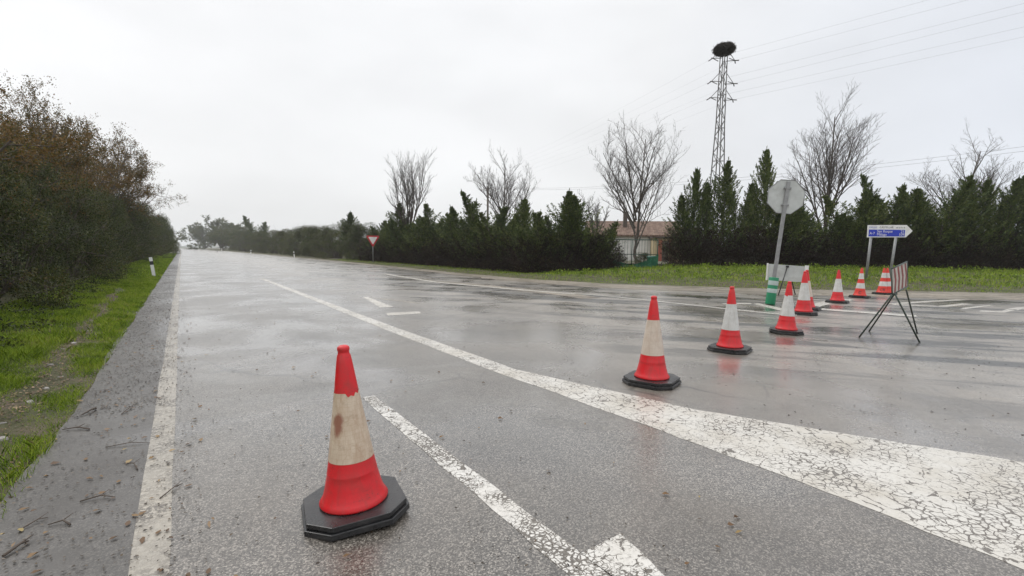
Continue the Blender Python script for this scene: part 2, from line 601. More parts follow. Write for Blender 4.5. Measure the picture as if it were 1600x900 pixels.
def reflective(name, col, dirt, amt):
    """retroreflective sheet: honeycomb cells under a grimy clear film"""
    m, t = newmat(name)
    g = NT(t)
    v = g.coords()
    cell = g.voro(v, 42, 'DISTANCE_TO_EDGE', rnd=0.25)
    c = g.mix(g.rng(cell, 0.0, 0.07, 0.35, 0.0), col, dirt)
    nz = g.noise(v, 7, 6, 0.7, 0.6)
    c = g.mix(g.rng(nz, 0.38, 0.72, 0, amt), c, dirt)
    st = g.noise(g.coords((26, 26, 1.6)), 1.0, 5, 0.65)
    c = g.mix(g.rng(st, 0.48, 0.68, 0, amt * 0.8), c, dirt)
    sm = g.noise(g.coords((5, 5, 9)), 1.0, 6, 0.75)
    c = g.mix(g.rng(sm, 0.55, 0.68, 0, amt * 0.6), c, (dirt[0] * 0.55, dirt[1] * 0.55, dirt[2] * 0.55))
    chip = g.rng(g.noise(g.coords((1, 1, 0.45)), 5.5, 3, 0.5), 0.70, 0.72, 0, min(1.0, amt * 2))
    c = g.mix(chip, c, (0.24, 0.06, 0.035))
    g.out(g.bsdf(c, 0.32, 0.55))
    return m


M['red'] = plastic('red_plastic', (0.62, 0.012, 0.018), (0.27, 0.045, 0.035), 0.55)
M['red2'] = plastic('red_orange_plastic', (0.66, 0.032, 0.018), (0.30, 0.06, 0.04), 0.55)
M['white_ref'] = reflective('white_sheeting', (0.60, 0.60, 0.58), (0.36, 0.34, 0.30), 0.5)
M['beige_ref'] = reflective('grimy_sheeting', (0.62, 0.52, 0.40), (0.36, 0.22, 0.13), 0.6)
M['pink_ref'] = reflective('faded_sheeting', (0.58, 0.50, 0.42), (0.42, 0.31, 0.23), 0.5)
M['rubber'] = simple('black_rubber', (0.020, 0.020, 0.021), 0.3, var=0.25, scale=12, bump=0.12, dirt=(0.07, 0.065, 0.06), dirt_amt=0.4)
M['galv'] = simple('galvanised_steel', (0.26, 0.265, 0.265), 0.45, metal=0.4, var=0.2, scale=10, dirt=(0.2, 0.19, 0.17), dirt_amt=0.4)
M['signback'] = simple('grey_sign_back', (0.47, 0.49, 0.475), 0.45, metal=0.0, var=0.12, scale=4, dirt=(0.25, 0.24, 0.21), dirt_amt=0.5)
M['white'] = simple('white_enamel', (0.72, 0.72, 0.70), 0.35, var=0.08, scale=6, dirt=(0.4, 0.38, 0.33), dirt_amt=0.3)
M['blue'] = simple('blue_sheeting', (0.006, 0.030, 0.42), 0.35, var=0.1, scale=5)
M['black'] = simple('black_lettering', (0.02, 0.02, 0.022), 0.4, var=0.1)
M['signred'] = simple('sign_red', (0.50, 0.010, 0.022), 0.35, var=0.12, scale=5)
M['green'] = plastic('green_plastic', (0.008, 0.20, 0.09), (0.05, 0.17, 0.10), 0.3)
M['bin'] = plastic('bin_green', (0.012, 0.10, 0.065), (0.04, 0.08, 0.06), 0.5)
M['greyband'] = reflective('grey_band', (0.42, 0.52, 0.50), (0.3, 0.34, 0.32), 0.4)
M['frame_green'] = simple('dark_green_tube', (0.035, 0.055, 0.042), 0.4, var=0.4, scale=20, dirt=(0.12, 0.07, 0.04), dirt_amt=0.5)
M['darkred'] = simple('worn_red_stripe', (0.20, 0.028, 0.024), 0.5, var=0.25, scale=18, dirt=(0.16, 0.11, 0.08), dirt_amt=0.6)
M['dirtywhite'] = simple('worn_white_board', (0.44, 0.41, 0.36), 0.5, var=0.2, scale=14, dirt=(0.25, 0.2, 0.16), dirt_amt=0.7)
M['pylon'] = simple('pylon_steel', (0.13, 0.125, 0.12), 0.6, metal=0.3, var=0.3, scale=2)
M['nest'] = leafmat('nest_sticks', [(0.1, (0.012, 0.009, 0.007)), (0.6, (0.035, 0.026, 0.019)), (0.95, (0.07, 0.053, 0.038))], 0.8, 0.0)
M['cable'] = simple('cable_metal', (0.27, 0.27, 0.28), 0.5, metal=0.2)
M['wall'] = simple('whitewash', (0.70, 0.69, 0.66), 0.8, var=0.08, scale=2, dirt=(0.45, 0.42, 0.36), dirt_amt=0.4)
M['cream'] = simple('cream_render', (0.50, 0.40, 0.24), 0.8, var=0.12, scale=3)
M['brick'] = simple('red_brick', (0.30, 0.085, 0.055), 0.8, var=0.3, scale=9)
M['wood'] = simple('weathered_wood', (0.09, 0.07, 0.055), 0.8, var=0.3, scale=7)
M['dkgreen'] = simple('gate_green', (0.012, 0.045, 0.028), 0.45, var=0.2)
M['glass'] = simple('dark_glass', (0.02, 0.025, 0.03), 0.08, spec=0.8)
M['concrete'] = simple('concrete', (0.30, 0.30, 0.29), 0.75, var=0.2, scale=5)
M['orange'] = simple('orange_plastic', (0.55, 0.14, 0.02), 0.4)
M['hill'] = simple('far_hill', (0.06, 0.075, 0.05), 0.9, var=0.2, scale=0.02)


def roof_mat():
    m, t = newmat('clay_tiles')
    g = NT(t)
    w = g.n('ShaderNodeTexWave')
    t.links.new(g.coords(), w.inputs['Vector'])
    w.bands_direction = 'X'
    w.inputs['Scale'].default_value = 1.4
    w.inputs['Distortion'].default_value = 0.6
    nz = g.noise(g.coords(), 3, 6, 0.7)
    c = g.ramp(nz, [(0.3, (0.085, 0.058, 0.045)), (0.5, (0.17, 0.11, 0.082)), (0.7, (0.27, 0.20, 0.155))])
    g.out(g.bsdf(c, 0.8, 0.3, 0, g.bump(w.outputs['Fac'], 0.8, 0.06)))
    return m


M['roof'] = roof_mat()


def net_mat():
    m, t = newmat('green_netting')
    g = NT(t)
    v = g.coords()
    k = g.rng(g.noise(v, 26, 3, 0.6), 0.38, 0.43, 0, 1)
    b = g.bsdf(g.mix(g.rng(g.noise(v, 3, 3), 0.4, 0.6), (0.012, 0.10, 0.05), (0.03, 0.16, 0.09)), 0.6)
    tr = g.n('ShaderNodeBsdfTransparent')
    mx = g.n('ShaderNodeMixShader')
    t.links.new(k, mx.inputs[0])
    t.links.new(tr.outputs[0], mx.inputs[1])
    t.links.new(b, mx.inputs[2])
    g.out(mx.outputs[0])
    return m


M['net'] = net_mat()

# ------------------------------------------------------------------ terrain
LEFT_EDGE = -0.79
RE = np.array([(70, -36), (40, -8.5), (25.6, 4.2), (18.54, 9.86), (14.83, 14.64), (13.7, 18.53), (13.4, 24.9), (13.9, 43.0), (14.3, 65), (14.2, 118), (13.8, 220), (9, 420), (-10, 800)], float)


def edge_dist(x, y):
    """signed distance to the right road edge (positive on the verge)"""
    x = np.asarray(x, float); y = np.asarray(y, float)
    best = np.full(x.shape, 1e9); sgn = np.ones(x.shape)
    for a, b in zip(RE[:-1], RE[1:]):
        d = b - a
        t = np.clip(((x - a[0]) * d[0] + (y - a[1]) * d[1]) / (d @ d), 0, 1)
        qx, qy = a[0] + t * d[0], a[1] + t * d[1]
        ds = np.hypot(x - qx, y - qy)
        s = np.sign(d[1] * (x - a[0]) - d[0] * (y - a[1]))
        m = ds < best
        best = np.where(m, ds, best); sgn = np.where(m, s, sgn)
    return best * np.where(sgn == 0, 1, sgn)


def sstep(a, b, v):
    t = np.clip((v - a) / (b - a), 0, 1)
    return t * t * (3 - 2 * t)


def zground(x, y):
    x = np.asarray(x, float); y = np.asarray(y, float)
    d = edge_dist(x, y)
    wy = 1 - sstep(17, 24, y)
    right = -0.012 + 0.10 * sstep(0.1, 2.0, d) + 0.42 * sstep(0.8, 10, d) * wy + 0.03 * np.sin(x * 1.7 + y * 0.9) * sstep(0.3, 2, d)
    l = LEFT_EDGE - x
    left = -0.012 + 0.05 * sstep(0.05, 0.5, l) + 0.35 * sstep(1.2, 3.5, l) - 0.05 * sstep(0.3, 0.6, l) * (1 - sstep(0.6, 1.1, l)) + 0.012 * np.sin(y * 2.3 + x * 3) * sstep(0.1, 0.5, l)
    z = np.where(x < LEFT_EDGE, left, np.where(d > 0, right, -0.012))
    return z


def zg(p):
    return float(zground(np.array([p[0]]), np.array([p[1]]))[0])


def warp(n, lo, hi, c, k):
    s = np.linspace(math.asinh((lo - c) / k), math.asinh((hi - c) / k), n)
    return c + k * np.sinh(s)


gx = np.unique(np.concatenate([warp(150, -1500, 1500, 8, 12), np.linspace(-4, -0.4, 40), np.array([LEFT_EDGE])]))
gy = np.unique(np.concatenate([warp(190, -300, 2600, 14, 12), np.linspace(2, 14, 50)]))
GX, GY = np.meshgrid(gx, gy)
V = np.stack([GX.ravel(), GY.ravel(), zground(GX.ravel(), GY.ravel())], 1)
nx, ny = len(gx), len(gy)
ii = np.arange(nx * ny).reshape(ny, nx)
F = np.stack([ii[:-1, :-1].ravel(), ii[:-1, 1:].ravel(), ii[1:, 1:].ravel(), ii[1:, :-1].ravel()], 1)
tag(link('ground', fast_mesh('ground', V, F, True), M['soil']), kind='structure')


def sheet(name, poly, z, mat, label=None):
    me = bpy.data.meshes.new(name)
    me.from_pydata([(float(p[0]), float(p[1]), z) for p in poly], [], [list(range(len(poly)))])
    if me.polygons[0].normal.z < 0:
        me.flip_normals()
    o = link(name, me, mat)
    tag(o, kind='structure', label=label)
    return o


# gravelly margin of the junction (a ribbon along the right edge), under the road sheet's edge
def offset_poly(pts, off):
    out = []
    for i, p in enumerate(pts):
        a = pts[max(0, i - 1)]; b = pts[min(len(pts) - 1, i + 1)]
        d = (b - a) / np.linalg.norm(b - a)
        nrm = np.array([d[1], -d[0]])
        out.append(p + nrm * off[i])
    return np.array(out)


road_in = [0.0] * len(RE)
rl = [(LEFT_EDGE + 0.56, y) for y in (800, 300, 100, 40, 10, -40)]
road_poly = [tuple(p) for p in RE[:-1]] + [(-3, 600)] + [(-4, 600)] + [(LEFT_EDGE + 0.575, 420), (LEFT_EDGE + 0.575, -40)]
sheet('road', road_poly, 0.0, M['asphalt'])
# shoulder with a lightly wandering grass-side edge
rs = np.random.RandomState(3)
ys = list(np.arange(-3, 30, 0.25)) + list(np.arange(30, 420, 6))
sh = [(LEFT_EDGE + 0.03 * math.sin(y * 1.3) + rs.uniform(-0.018, 0.018), y) for y in ys] + [(LEFT_EDGE + 0.575, y) for y in ys[::-1]]
me = bpy.data.meshes.new('shoulder')
n = len(ys)
me.from_pydata([(x, y, 0.0) for x, y in sh], [], [(i, i + 1, 2 * n - 2 - i, 2 * n - 1 - i) for i in range(n - 1)])
if me.polygons[0].normal.z < 0: me.flip_normals()
tag(link('shoulder', me, M['shoulder']), kind='structure')
# gravel margin ribbon
gi, go = [], []
gw = np.interp(np.arange(len(RE)), [0, 2, 3, 4, 5, 6, 7, 8, 9, 10, 11, 12], [3.2, 3.0, 2.8, 2.3, 1.6, 1.0, .7, .6, .5, .5, .5, .5])
inner = offset_poly(RE[:-2], -gw[:-2])
outer = offset_poly(RE[:-2], np.full(len(RE) - 2, 0.25))
me = bpy.data.meshes.new('gravel_margin')


def densify(P_, k=12):
    o = []
    for a, b in zip(P_[:-1], P_[1:]):
        for j in range(k): o.append(a + (b - a) * j / k)
    o.append(P_[-1])
    return np.array(o)


inner = densify(inner); outer = densify(outer)
for i in range(len(inner)):
    inner[i] += rs.uniform(-0.12, 0.12, 2) + 0.15 * math.sin(i * 0.8)
    outer[i] += rs.uniform(-0.05, 0.05, 2)
n = len(inner)
me.from_pydata([(p[0], p[1], 0.004) for p in inner] + [(p[0], p[1], 0.004) for p in outer], [], [(i, i + 1, n + i + 1, n + i) for i in range(n - 1)])
if me.polygons[0].normal.z < 0: me.flip_normals()
tag(link('gravel_margin', me, M['gravel']), kind='structure')

# low far hills
hv, hf = [], []
for i in range(60):
    a = math.radians(-60 + 150 * i / 59)
    r_ = 2100
    hh = 14 + 9 * math.sin(i * 0.5) + 6 * math.sin(i * 1.3)
    for (rr, z) in ((r_ - 500, -1), (r_ - 100, hh), (r_ + 300, -1)):
        hv.append((math.sin(a) * rr, math.cos(a) * rr, z))
for i in range(59):
    for k in range(2):
        hf.append((i * 3 + k, i * 3 + k + 1, i * 3 + 4 + k, i * 3 + 3 + k))
me = bpy.data.meshes.new('hills')
me.from_pydata(hv, [], hf)
tag(link('hills', me, M['hill']), kind='structure')

# ------------------------------------------------------------------ painted markings (each a sheet 4 mm above the road)


def mark(name, px, mat, z=0.0015, label=None):
    return sheet(name, [at(u, v) for u, v in px], z, mat, label)


def strip(name, pts, w, mat, z=0.0015):
    """a painted stripe along ground points, width(s) w; edges slightly ragged"""
    P_ = densify(np.array([p[:2] for p in pts], float), 16)
    ws = np.interp(np.linspace(0, 1, len(P_)), np.linspace(0, 1, len(w)), w) if isinstance(w, (list, tuple)) else np.full(len(P_), w)
    r2 = np.random.RandomState(len(P_) + int(1000 * ws[0]))
    A = offset_poly(P_, ws / 2 + r2.uniform(-0.006, 0.006, len(P_)))
    B = offset_poly(P_, -ws / 2 + r2.uniform(-0.006, 0.006, len(P_)))
    n = len(A)
    me = bpy.data.meshes.new(name)
    me.from_pydata([(p[0], p[1], z) for p in A] + [(p[0], p[1], z) for p in B], [], [(i, i + 1, n + i + 1, n + i) for i in range(n - 1)])
    if me.polygons[0].normal.z < 0: me.flip_normals()
    o = link(name, me, mat)
    return tag(o, kind='structure')


strip('edge_line', [(-0.155, -3), (-0.155, 10), (-0.155, 30), (-0.155, 100), (-0.155, 300)], 0.135, M['edge'])
# the long line that opens out into the wedge of the painted island
lo = [(2.80, 24), (2.82, 15), (2.80, 8), (2.86, 4.5), (2.97, 2.5), (3.0, 1.2), (2.97, 0.3), (2.97, -3)]
hi = [(2.98, 24), (3.02, 15), (3.04, 8), (3.12, 4.5), (3.64, 2.5), (4.28, 1.2), (4.75, 0.3), (5.9, -3)]
lo_, hi_ = densify(np.array(lo, float), 8), densify(np.array(hi, float), 8)
n = len(lo_)
me = bpy.data.meshes.new('island_line')
r2 = np.random.RandomState(5)
lo_[:, 0] += r2.uniform(-0.008, 0.008, n)
hi_[:, 0] += r2.uniform(-0.008, 0.008, n)
me.from_pydata([(p[0], p[1], 0.0015) for p in lo_] + [(p[0], p[1], 0.0015) for p in hi_], [], [(i, i + 1, n + i + 1, n + i) for i in range(n - 1)])
if me.polygons[0].normal.z < 0: me.flip_normals()
tag(link('island_line', me, M['wedge']), kind='structure')
# turn arrow at our feet: shaft and the wide step of its head
strip('lane_arrow', [(1.375, 4.36), (1.37, 1.30)], [0.115, 0.13, 0.15], M['arrow'])
sheet('lane_arrow_head', [(1.44, 1.545), (1.56, 1.548), (1.70, 1.555), (1.675, 1.4), (1.63, 1.24), (1.55, 0.95), (1.44, 0.95)], 0.0015, M['arrow'])
sheet('lane_arrow_foot', [(1.29, 1.44), (1.24, 1.40), (1.22, 1.2), (1.29, 1.18)], 0.0015, M['arrow'])
# farther arrow, worn
strip('far_arrow', [at(571, 464), at(604, 480)], [0.14, 0.3], M['oldline'])
mark('far_arrow_bar', [(603, 489), (655, 486.5), (658, 490), (606, 493)], M['oldline'])
mark('far_arrow_tip', [(575, 464), (640, 470.5), (660, 475), (600, 468.5)], M['edge'])
# edge line of the main road across the junction
strip('junction_line', [at(600, 428), at(680, 441), at(800, 452), at(900, 460)], 0.30, M['oldline'], 0.009)
strip('junction_edge_line', [at(900, 459), at(960, 464), at(1080, 477), at(1210, 491), at(1245, 493)], 0.17, M['line'], 0.009)
strip('stop_line', [at(1282, 483.5), at(1350, 488.5), at(1432, 494.5)], 0.42, M['line'], 0.009)
strip('splitter_line', [at(1240, 489), at(1275, 477), at(1302, 470), at(1330, 468)], 0.30, M['line'])
strip('side_line', [at(1262, 468), at(1330, 470)], 0.2, M['oldline'])
strip('splitter_line', [at(1130, 475), at(1180, 474), at(1240, 488)], 0.28, M['oldline'])
strip('side_line', [at(1385, 475.5), at(1450, 471), at(1600, 463.5)], 0.22, M['oldline'])
strip('side_line', [at(1390, 476), at(1470, 479)], 0.24, M['oldline'])
strip('side_line', [at(1470, 479), at(1512, 474.5)], 0.22, M['oldline'])
mark('stop_letter', [(1500, 483.5), (1516, 482), (1552, 477), (1546, 476.5), (1505, 481)], M['line'])
mark('stop_letter', [(1530, 487), (1570, 488.5), (1590, 484), (1572, 483), (1565, 486.5), (1532, 485)], M['line'])
mark('stop_letter', [(1572, 483), (1590, 485), (1600, 482), (1680, 482), (1680, 480), (1590, 480)], M['line'])
# pale silt trails and a puddle or two on the junction
strip('silt_trail', [at(660, 437), at(760, 447), at(860, 457), at(925, 466)], [0.4, 0.9, 0.7], M['gravel'], 0.006)


# ------------------------------------------------------------------ vegetation builders
def tubes_np(segs, n=5):
    """segs (m,8): p0 p1 r0 r1 -> mesh arrays"""
    s = np.array(segs, float)
    p0, p1, r0, r1 = s[:, :3], s[:, 3:6], s[:, 6], s[:, 7]
    d = p1 - p0
    d /= np.linalg.norm(d, axis=1, keepdims=True) + 1e-9
    ref = np.where(np.abs(d[:, 2:3]) < 0.9, np.array([[0, 0, 1.0]]), np.array([[1.0, 0, 0]]))
    a = np.cross(d, ref); a /= np.linalg.norm(a, axis=1, keepdims=True)
    b = np.cross(d, a)
    an = 2 * np.pi * np.arange(n) / n
    ring = a[:, None, :] * np.cos(an)[None, :, None] + b[:, None, :] * np.sin(an)[None, :, None]
    V0 = p0[:, None, :] + ring * r0[:, None, None]
    V1 = p1[:, None, :] + ring * r1[:, None, None]
    V = np.concatenate([V0, V1], 1).reshape(-1, 3)
    m = len(s)
    k = np.arange(n); k2 = (k + 1) % n
    f = np.stack([k, k2, n + k2, n + k], 1)
    F = (np.arange(m)[:, None, None] * 2 * n + f[None]).reshape(-1, 4)
    return V, F


def leaves_np(c, d, ln, wd, rs, flat=0.0):
    """diamond leaves at centres c pointing along d"""
    m = len(c)
    d = d / (np.linalg.norm(d, axis=1, keepdims=True) + 1e-9)
    r = rs.normal(size=(m, 3))
    if flat: r[:, 2] *= (1 - flat)
    s = np.cross(d, r); s /= np.linalg.norm(s, axis=1, keepdims=True) + 1e-9
    ln = np.broadcast_to(ln, (m,))[:, None]; wd = np.broadcast_to(wd, (m,))[:, None]
    V = np.stack([c - d * ln * 0.5, c + s * wd * 0.5 - d * ln * 0.05, c + d * ln * 0.5, c - s * wd * 0.5 - d * ln * 0.05], 1).reshape(-1, 3)
    F = np.arange(4 * m).reshape(m, 4)
    return V, F


def skeleton(rs, h, r0, levels=4, trunk=0.25, limbs=5, kids=(6, 5, 4), spread=0.6, up=0.35, ratio=0.55, leader=False, rmin=0.0035, wob=0.10):
    segs, tips = [], []

    def grow(p, d, ln, r, lv, first=False):
        ns = 5 if lv < 2 else 3
        q = p.copy(); dd = d.copy(); pts = [(q.copy(), r)]
        for i in range(ns):
            dd = dd + rs.normal(size=3) * (wob if lv < 2 else wob * 1.6) + np.array([0, 0, up * 0.16])
            dd /= np.linalg.norm(dd)
            q2 = q + dd * ln / ns
            ra = r * (1 - 0.72 * i / ns); rb = r * (1 - 0.72 * (i + 1) / ns)
            segs.append([*q, *q2, ra, rb])
            q = q2
            pts.append((q.copy(), rb))
            if lv >= levels - 2: tips.append((q.copy(), dd.copy()))
        if lv < levels:
            k = kids[min(lv, len(kids) - 1)]
            for j in range(k):
                t = (0.25 + 0.75 * (j + rs.uniform(0, 0.9)) / k) * ns
                i = min(int(t), ns - 1)
                f = t - i
                base = pts[i][0] * (1 - f) + pts[i + 1][0] * f
                side = rs.normal(size=3); side -= dd * (side @ dd); side /= np.linalg.norm(side)
                nd = dd * (1 - spread * 0.55) + side * spread * rs.uniform(0.6, 1.1) + np.array([0, 0, up * 0.5])
                nd /= np.linalg.norm(nd)
                grow(base, nd, ln * ratio * rs.uniform(0.65, 1.15) * (1.15 - 0.4 * t / ns), max(rmin, pts[i][1] * 0.55), lv + 1)

    top = np.array([rs.normal() * 0.04 * h, rs.normal() * 0.04 * h, h * trunk])
    base = np.array([0, 0, -0.15])
    mid = (base + top) / 2 + rs.normal(size=3) * 0.02 * h
    segs.append([*base, *mid, r0 * 1.15, r0 * 0.95])
    segs.append([*mid, *top, r0 * 0.95, r0 * 0.85])
    for j in range(limbs):
        a = 2 * math.pi * (j + rs.uniform(-0.25, 0.25)) / limbs
        tilt = spread * rs.uniform(0.55, 1.05) if j else 0.06
        d = np.array([math.cos(a) * math.sin(tilt), math.sin(a) * math.sin(tilt), math.cos(tilt)])
        lift = (j / limbs) * 0.34 * h if leader and j else 0.0
        st = top * rs.uniform(0.75, 1.0) + np.array([0, 0, lift]) if j else top
        grow(st, d, (h * (1 - trunk) - lift) * rs.uniform(0.74, 0.98) * (0.90 if j else (1.0 if leader else 0.8)), r0 * rs.uniform(0.42, 0.6) if j else r0 * 0.8, 1)
    return segs, tips


def bare_proto(seed, h, spread=0.62, limbs=5, trunk=0.16, r0=0.14, kids=(0, 12, 8, 4), levels=4, ratio=0.42):
    rs = np.random.RandomState(seed)
    segs, tips = skeleton(rs, h, r0, levels=levels + 0, trunk=trunk, limbs=limbs, kids=kids, spread=spread, up=0.42, ratio=ratio, leader=True, rmin=0.0068, wob=0.062)
    s = np.array(segs)
    big = s[:, 6] > 0.022
    V, F = tubes_np(s[big], 7)
    me1 = fast_mesh('trunk', V, F, True)
    V, F = tubes_np(s[~big], 4)
    me2 = fast_mesh('twigs', V, F, True)
    return me1, me2


def leafy_proto(seed, h, nleaf, leafmat_, size=0.07, spread=0.85, limbs=6, trunk=0.18, sparse_top=0.5, r0=0.16, lowfill=0.0):
    rs = np.random.RandomState(seed)
    segs, tips = skeleton(rs, h, r0, levels=3, trunk=trunk, limbs=limbs, kids=(0, 8, 6, 3), spread=spread, up=0.25, ratio=0.48)
    V, F = tubes_np(segs, 5)
    me1 = fast_mesh('trunk', V, F, True)
    T = np.array([t[0] for t in tips]); D = np.array([t[1] for t in tips])
    z = T[:, 2] / T[:, 2].max()
    w = 1 - sparse_top * sstep(0.55, 1.0, z)
    # some twigs keep their leaves, others have lost them
    w = w * (rs.uniform(size=len(T)) > 0.22)
    w /= w.sum()
    idx = rs.choice(len(T), nleaf, p=w)
    c = T[idx] + rs.normal(size=(nleaf, 3)) * 0.022 * h * rs.uniform(0.2, 1, (nleaf, 1))
    d = D[idx] + rs.normal(size=(nleaf, 3)) * 0.8
    V, F = leaves_np(c, d, size * rs.uniform(0.6, 1.3, nleaf), size * 0.62 * rs.uniform(0.7, 1.2, nleaf), rs)
    me2 = fast_mesh('crown', V, F)
    return me1, me2


def shrub_proto(seed, w, h, nleaf, size=0.06, clumps=26, low=0.0):
    """dense evergreen thicket plant: stems and leaf clumps of unequal size down to the ground"""
    rs = np.random.RandomState(seed)
    segs = []
    cs, rr = [], []
    for i in range(clumps):
        a = rs.uniform(0, 2 * math.pi); t = rs.uniform(0.0, 1.0) ** 0.8
        env = w * math.sqrt(max(0.08, 1 - (t * 0.95) ** 2.2))
        rad = env * math.sqrt(rs.uniform(0.05, 1)) * 0.85
        c = np.array([math.cos(a) * rad, math.sin(a) * rad, h * (0.06 + 0.86 * t)])
        cs.append(c); rr.append(rs.uniform(0.16, 0.36) * w)
        b = np.array([math.cos(a) * 0.12 * w, math.sin(a) * 0.12 * w, -0.1])
        m_ = (b + c) / 2 + np.array([0, 0, 0.12 * h]) + rs.normal(size=3) * 0.06 * w
        segs.append([*b, *m_, 0.028, 0.018]); segs.append([*m_, *c, 0.018, 0.008])
        for k in range(7):
            e_ = c + rs.normal(size=3) * rr[-1] * 0.75
            e_[2] = max(e_[2], 0.05) + 0.3 * rr[-1]
            segs.append([*c, *e_, 0.008, 0.002])
    V, F = tubes_np(segs, 4)
    me1 = fast_mesh('stem', V, F, True)
    cs = np.array(cs); rr = np.array(rr)
    p = rr ** 2 / (rr ** 2).sum()
    idx = rs.choice(clumps, nleaf, p=p)
    u = rs.normal(size=(nleaf, 3)); u /= np.linalg.norm(u, axis=1, keepdims=True)
    rad = rr[idx] * (0.55 + 0.5 * rs.uniform(size=nleaf) ** 0.6) * (1 + 0.22 * np.sin(u[:, 0] * 7 + idx) * np.cos(u[:, 1] * 6 + idx))
    c = cs[idx] + u * rad[:, None] * np.array([1, 1, 0.85])
    c[:, 2] = np.abs(c[:, 2])
    d = u + rs.normal(size=(nleaf, 3)) * 0.6 + np.array([0, 0, 0.3])
    V, F = leaves_np(c, d, size * rs.uniform(0.6, 1.4, nleaf), size * 0.55 * rs.uniform(0.7, 1.3, nleaf), rs)
    return me1, fast_mesh('crown', V, F)


def conifer_proto(seed, h=5.0, w=0.95, nspray=9000, skirt=2.2, nskirt=5500, feather=1.0, leaders=1):
    """hedge cypress: upswept feathery sprays round one or more leaders, a broad bare-brown skirt"""
    rs = np.random.RandomState(seed)
    C, D, LN, segs = [], [], [], []
    nb = int(150 / (0.55 + 0.45 * leaders))
    per = nspray // (nb * leaders)
    for q in range(leaders):
        a0 = 2 * math.pi * q / leaders + rs.uniform(-0.5, 0.5)
        tilt = 0.0 if leaders == 1 else rs.uniform(0.10, 0.30)
        hq = h if q == 0 else h * rs.uniform(0.68, 0.93)
        bend = np.array([math.cos(a0), math.sin(a0), 0.0]) * math.tan(tilt) * hq
        wq = w * (1.0 if leaders == 1 else 0.72)

        def axis(z):
            return bend * (z / hq) ** 1.3 + np.array([0.03 * math.sin(z * 1.9 + seed), 0.03 * math.cos(z * 1.6 + seed), z])
        zs = np.linspace(-0.1, hq * 0.97, 9)
        for z0, z1 in zip(zs[:-1], zs[1:]):
            segs.append([*axis(max(z0, 0) if z0 >= 0 else 0) - np.array([0, 0, 0.1 if z0 < 0 else 0]), *axis(z1), 0.078 * (1 - max(z0, 0) / hq * 0.92), 0.078 * (1 - z1 / hq * 0.92)])
        for i in range(nb):
            t = 0.12 + 0.87 * (i / nb) ** 0.85
            z0 = hq * t
            env = wq * min(1.0, (1 - t) / 0.62) ** 0.85 * (0.5 + 1.0 * rs.uniform() ** 2.0) + 0.03
            an = i * 2.399 + rs.uniform(-0.6, 0.6)
            rise = rs.uniform(0.45, 1.2) * feather
            b = axis(max(0.05, z0 - 0.25 * env))
            e_ = b + np.array([math.cos(an) * env, math.sin(an) * env, env * rise])
            if e_[2] > hq: e_[2] = hq
            segs.append([*b, *(b + (e_ - b) * 0.9), 0.012, 0.004])
            sp = rs.uniform(0.12, 1.04, per) ** 0.75
            pos = b + (e_ - b) * sp[:, None]
            pos[:, 2] += 0.45 * env * (sp ** 2.5 - 0.25)
            sw = rs.normal(size=(per, 3)) * 0.12 * (1.08 - sp[:, None]) ** 0.8 * (0.35 + env)
            C.append(pos + sw)
            dd = (e_ - b) / np.linalg.norm(e_ - b)
            D.append(dd + rs.normal(size=(per, 3)) * 0.45 + np.array([0, 0, 0.4]))
            LN.append(rs.uniform(0.05, 0.18, per))
        k = 55
        zt = rs.uniform(0.86, 1.03, k)
        ax = np.array([axis(z * hq) for z in zt])
        C.append(ax + rs.normal(size=(k, 3)) * np.array([1, 1, 0]) * (0.20 * (1.04 - zt))[:, None])
        D.append(rs.normal(size=(k, 3)) * 0.35 + np.array([0, 0, 1.0])); LN.append(rs.uniform(0.07, 0.15, k))
    C = np.concatenate(C); D = np.concatenate(D); LN = np.concatenate(LN)
    V, F = leaves_np(C, D, LN, LN * 0.27, rs)
    crown = fast_mesh('crown', V, F)
    # skirt
    n = nskirt
    a = rs.uniform(0, 2 * math.pi, n); z = np.minimum(rs.uniform(0, 1, n), rs.uniform(0.25, 1.35, n)) * skirt
    lump = 1 + 0.14 * np.sin(a * 3 + z * 4 + seed) + 0.10 * np.sin(a * 7 - z * 6)
    rad = w * 1.02 * lump * np.sqrt(rs.uniform(0.18, 1, n)) * (1 - 0.25 * (z / skirt) ** 3)
    c = np.stack([np.cos(a) * rad, np.sin(a) * rad, z], 1)
    d = np.stack([np.cos(a), np.sin(a), rs.uniform(0, 1.6, n)], 1) + rs.normal(size=(n, 3)) * 0.6
    V, F = leaves_np(c, d, rs.uniform(0.06, 0.17, n), rs.uniform(0.018, 0.045, n), rs)
    dead = fast_mesh('dead_foliage', V, F)
    # green growth over the skirt's upper half
    V, F = tubes_np(segs, 5)
    return fast_mesh('trunk', V, F, True), crown, dead


def zmx(me):
    a = np.empty(len(me.vertices) * 3, dtype=np.float32)
    me.vertices.foreach_get('co', a)
    return float(np.percentile(a[2::3], 99.7))


def place(name, meshes, mats, names, p, label, cat, scale, rotz, group, lean=(0, 0)):
    t = thing(name, label, cat, p, (lean[0], lean[1], rotz), group)
    t.scale = scale
    for me, mt, nm in zip(meshes, mats, names):
        o = bpy.data.objects.new(nm, me)
        COL.objects.link(o)
        if not me.materials: me.materials.append(mt)
        o.parent = t
    return t


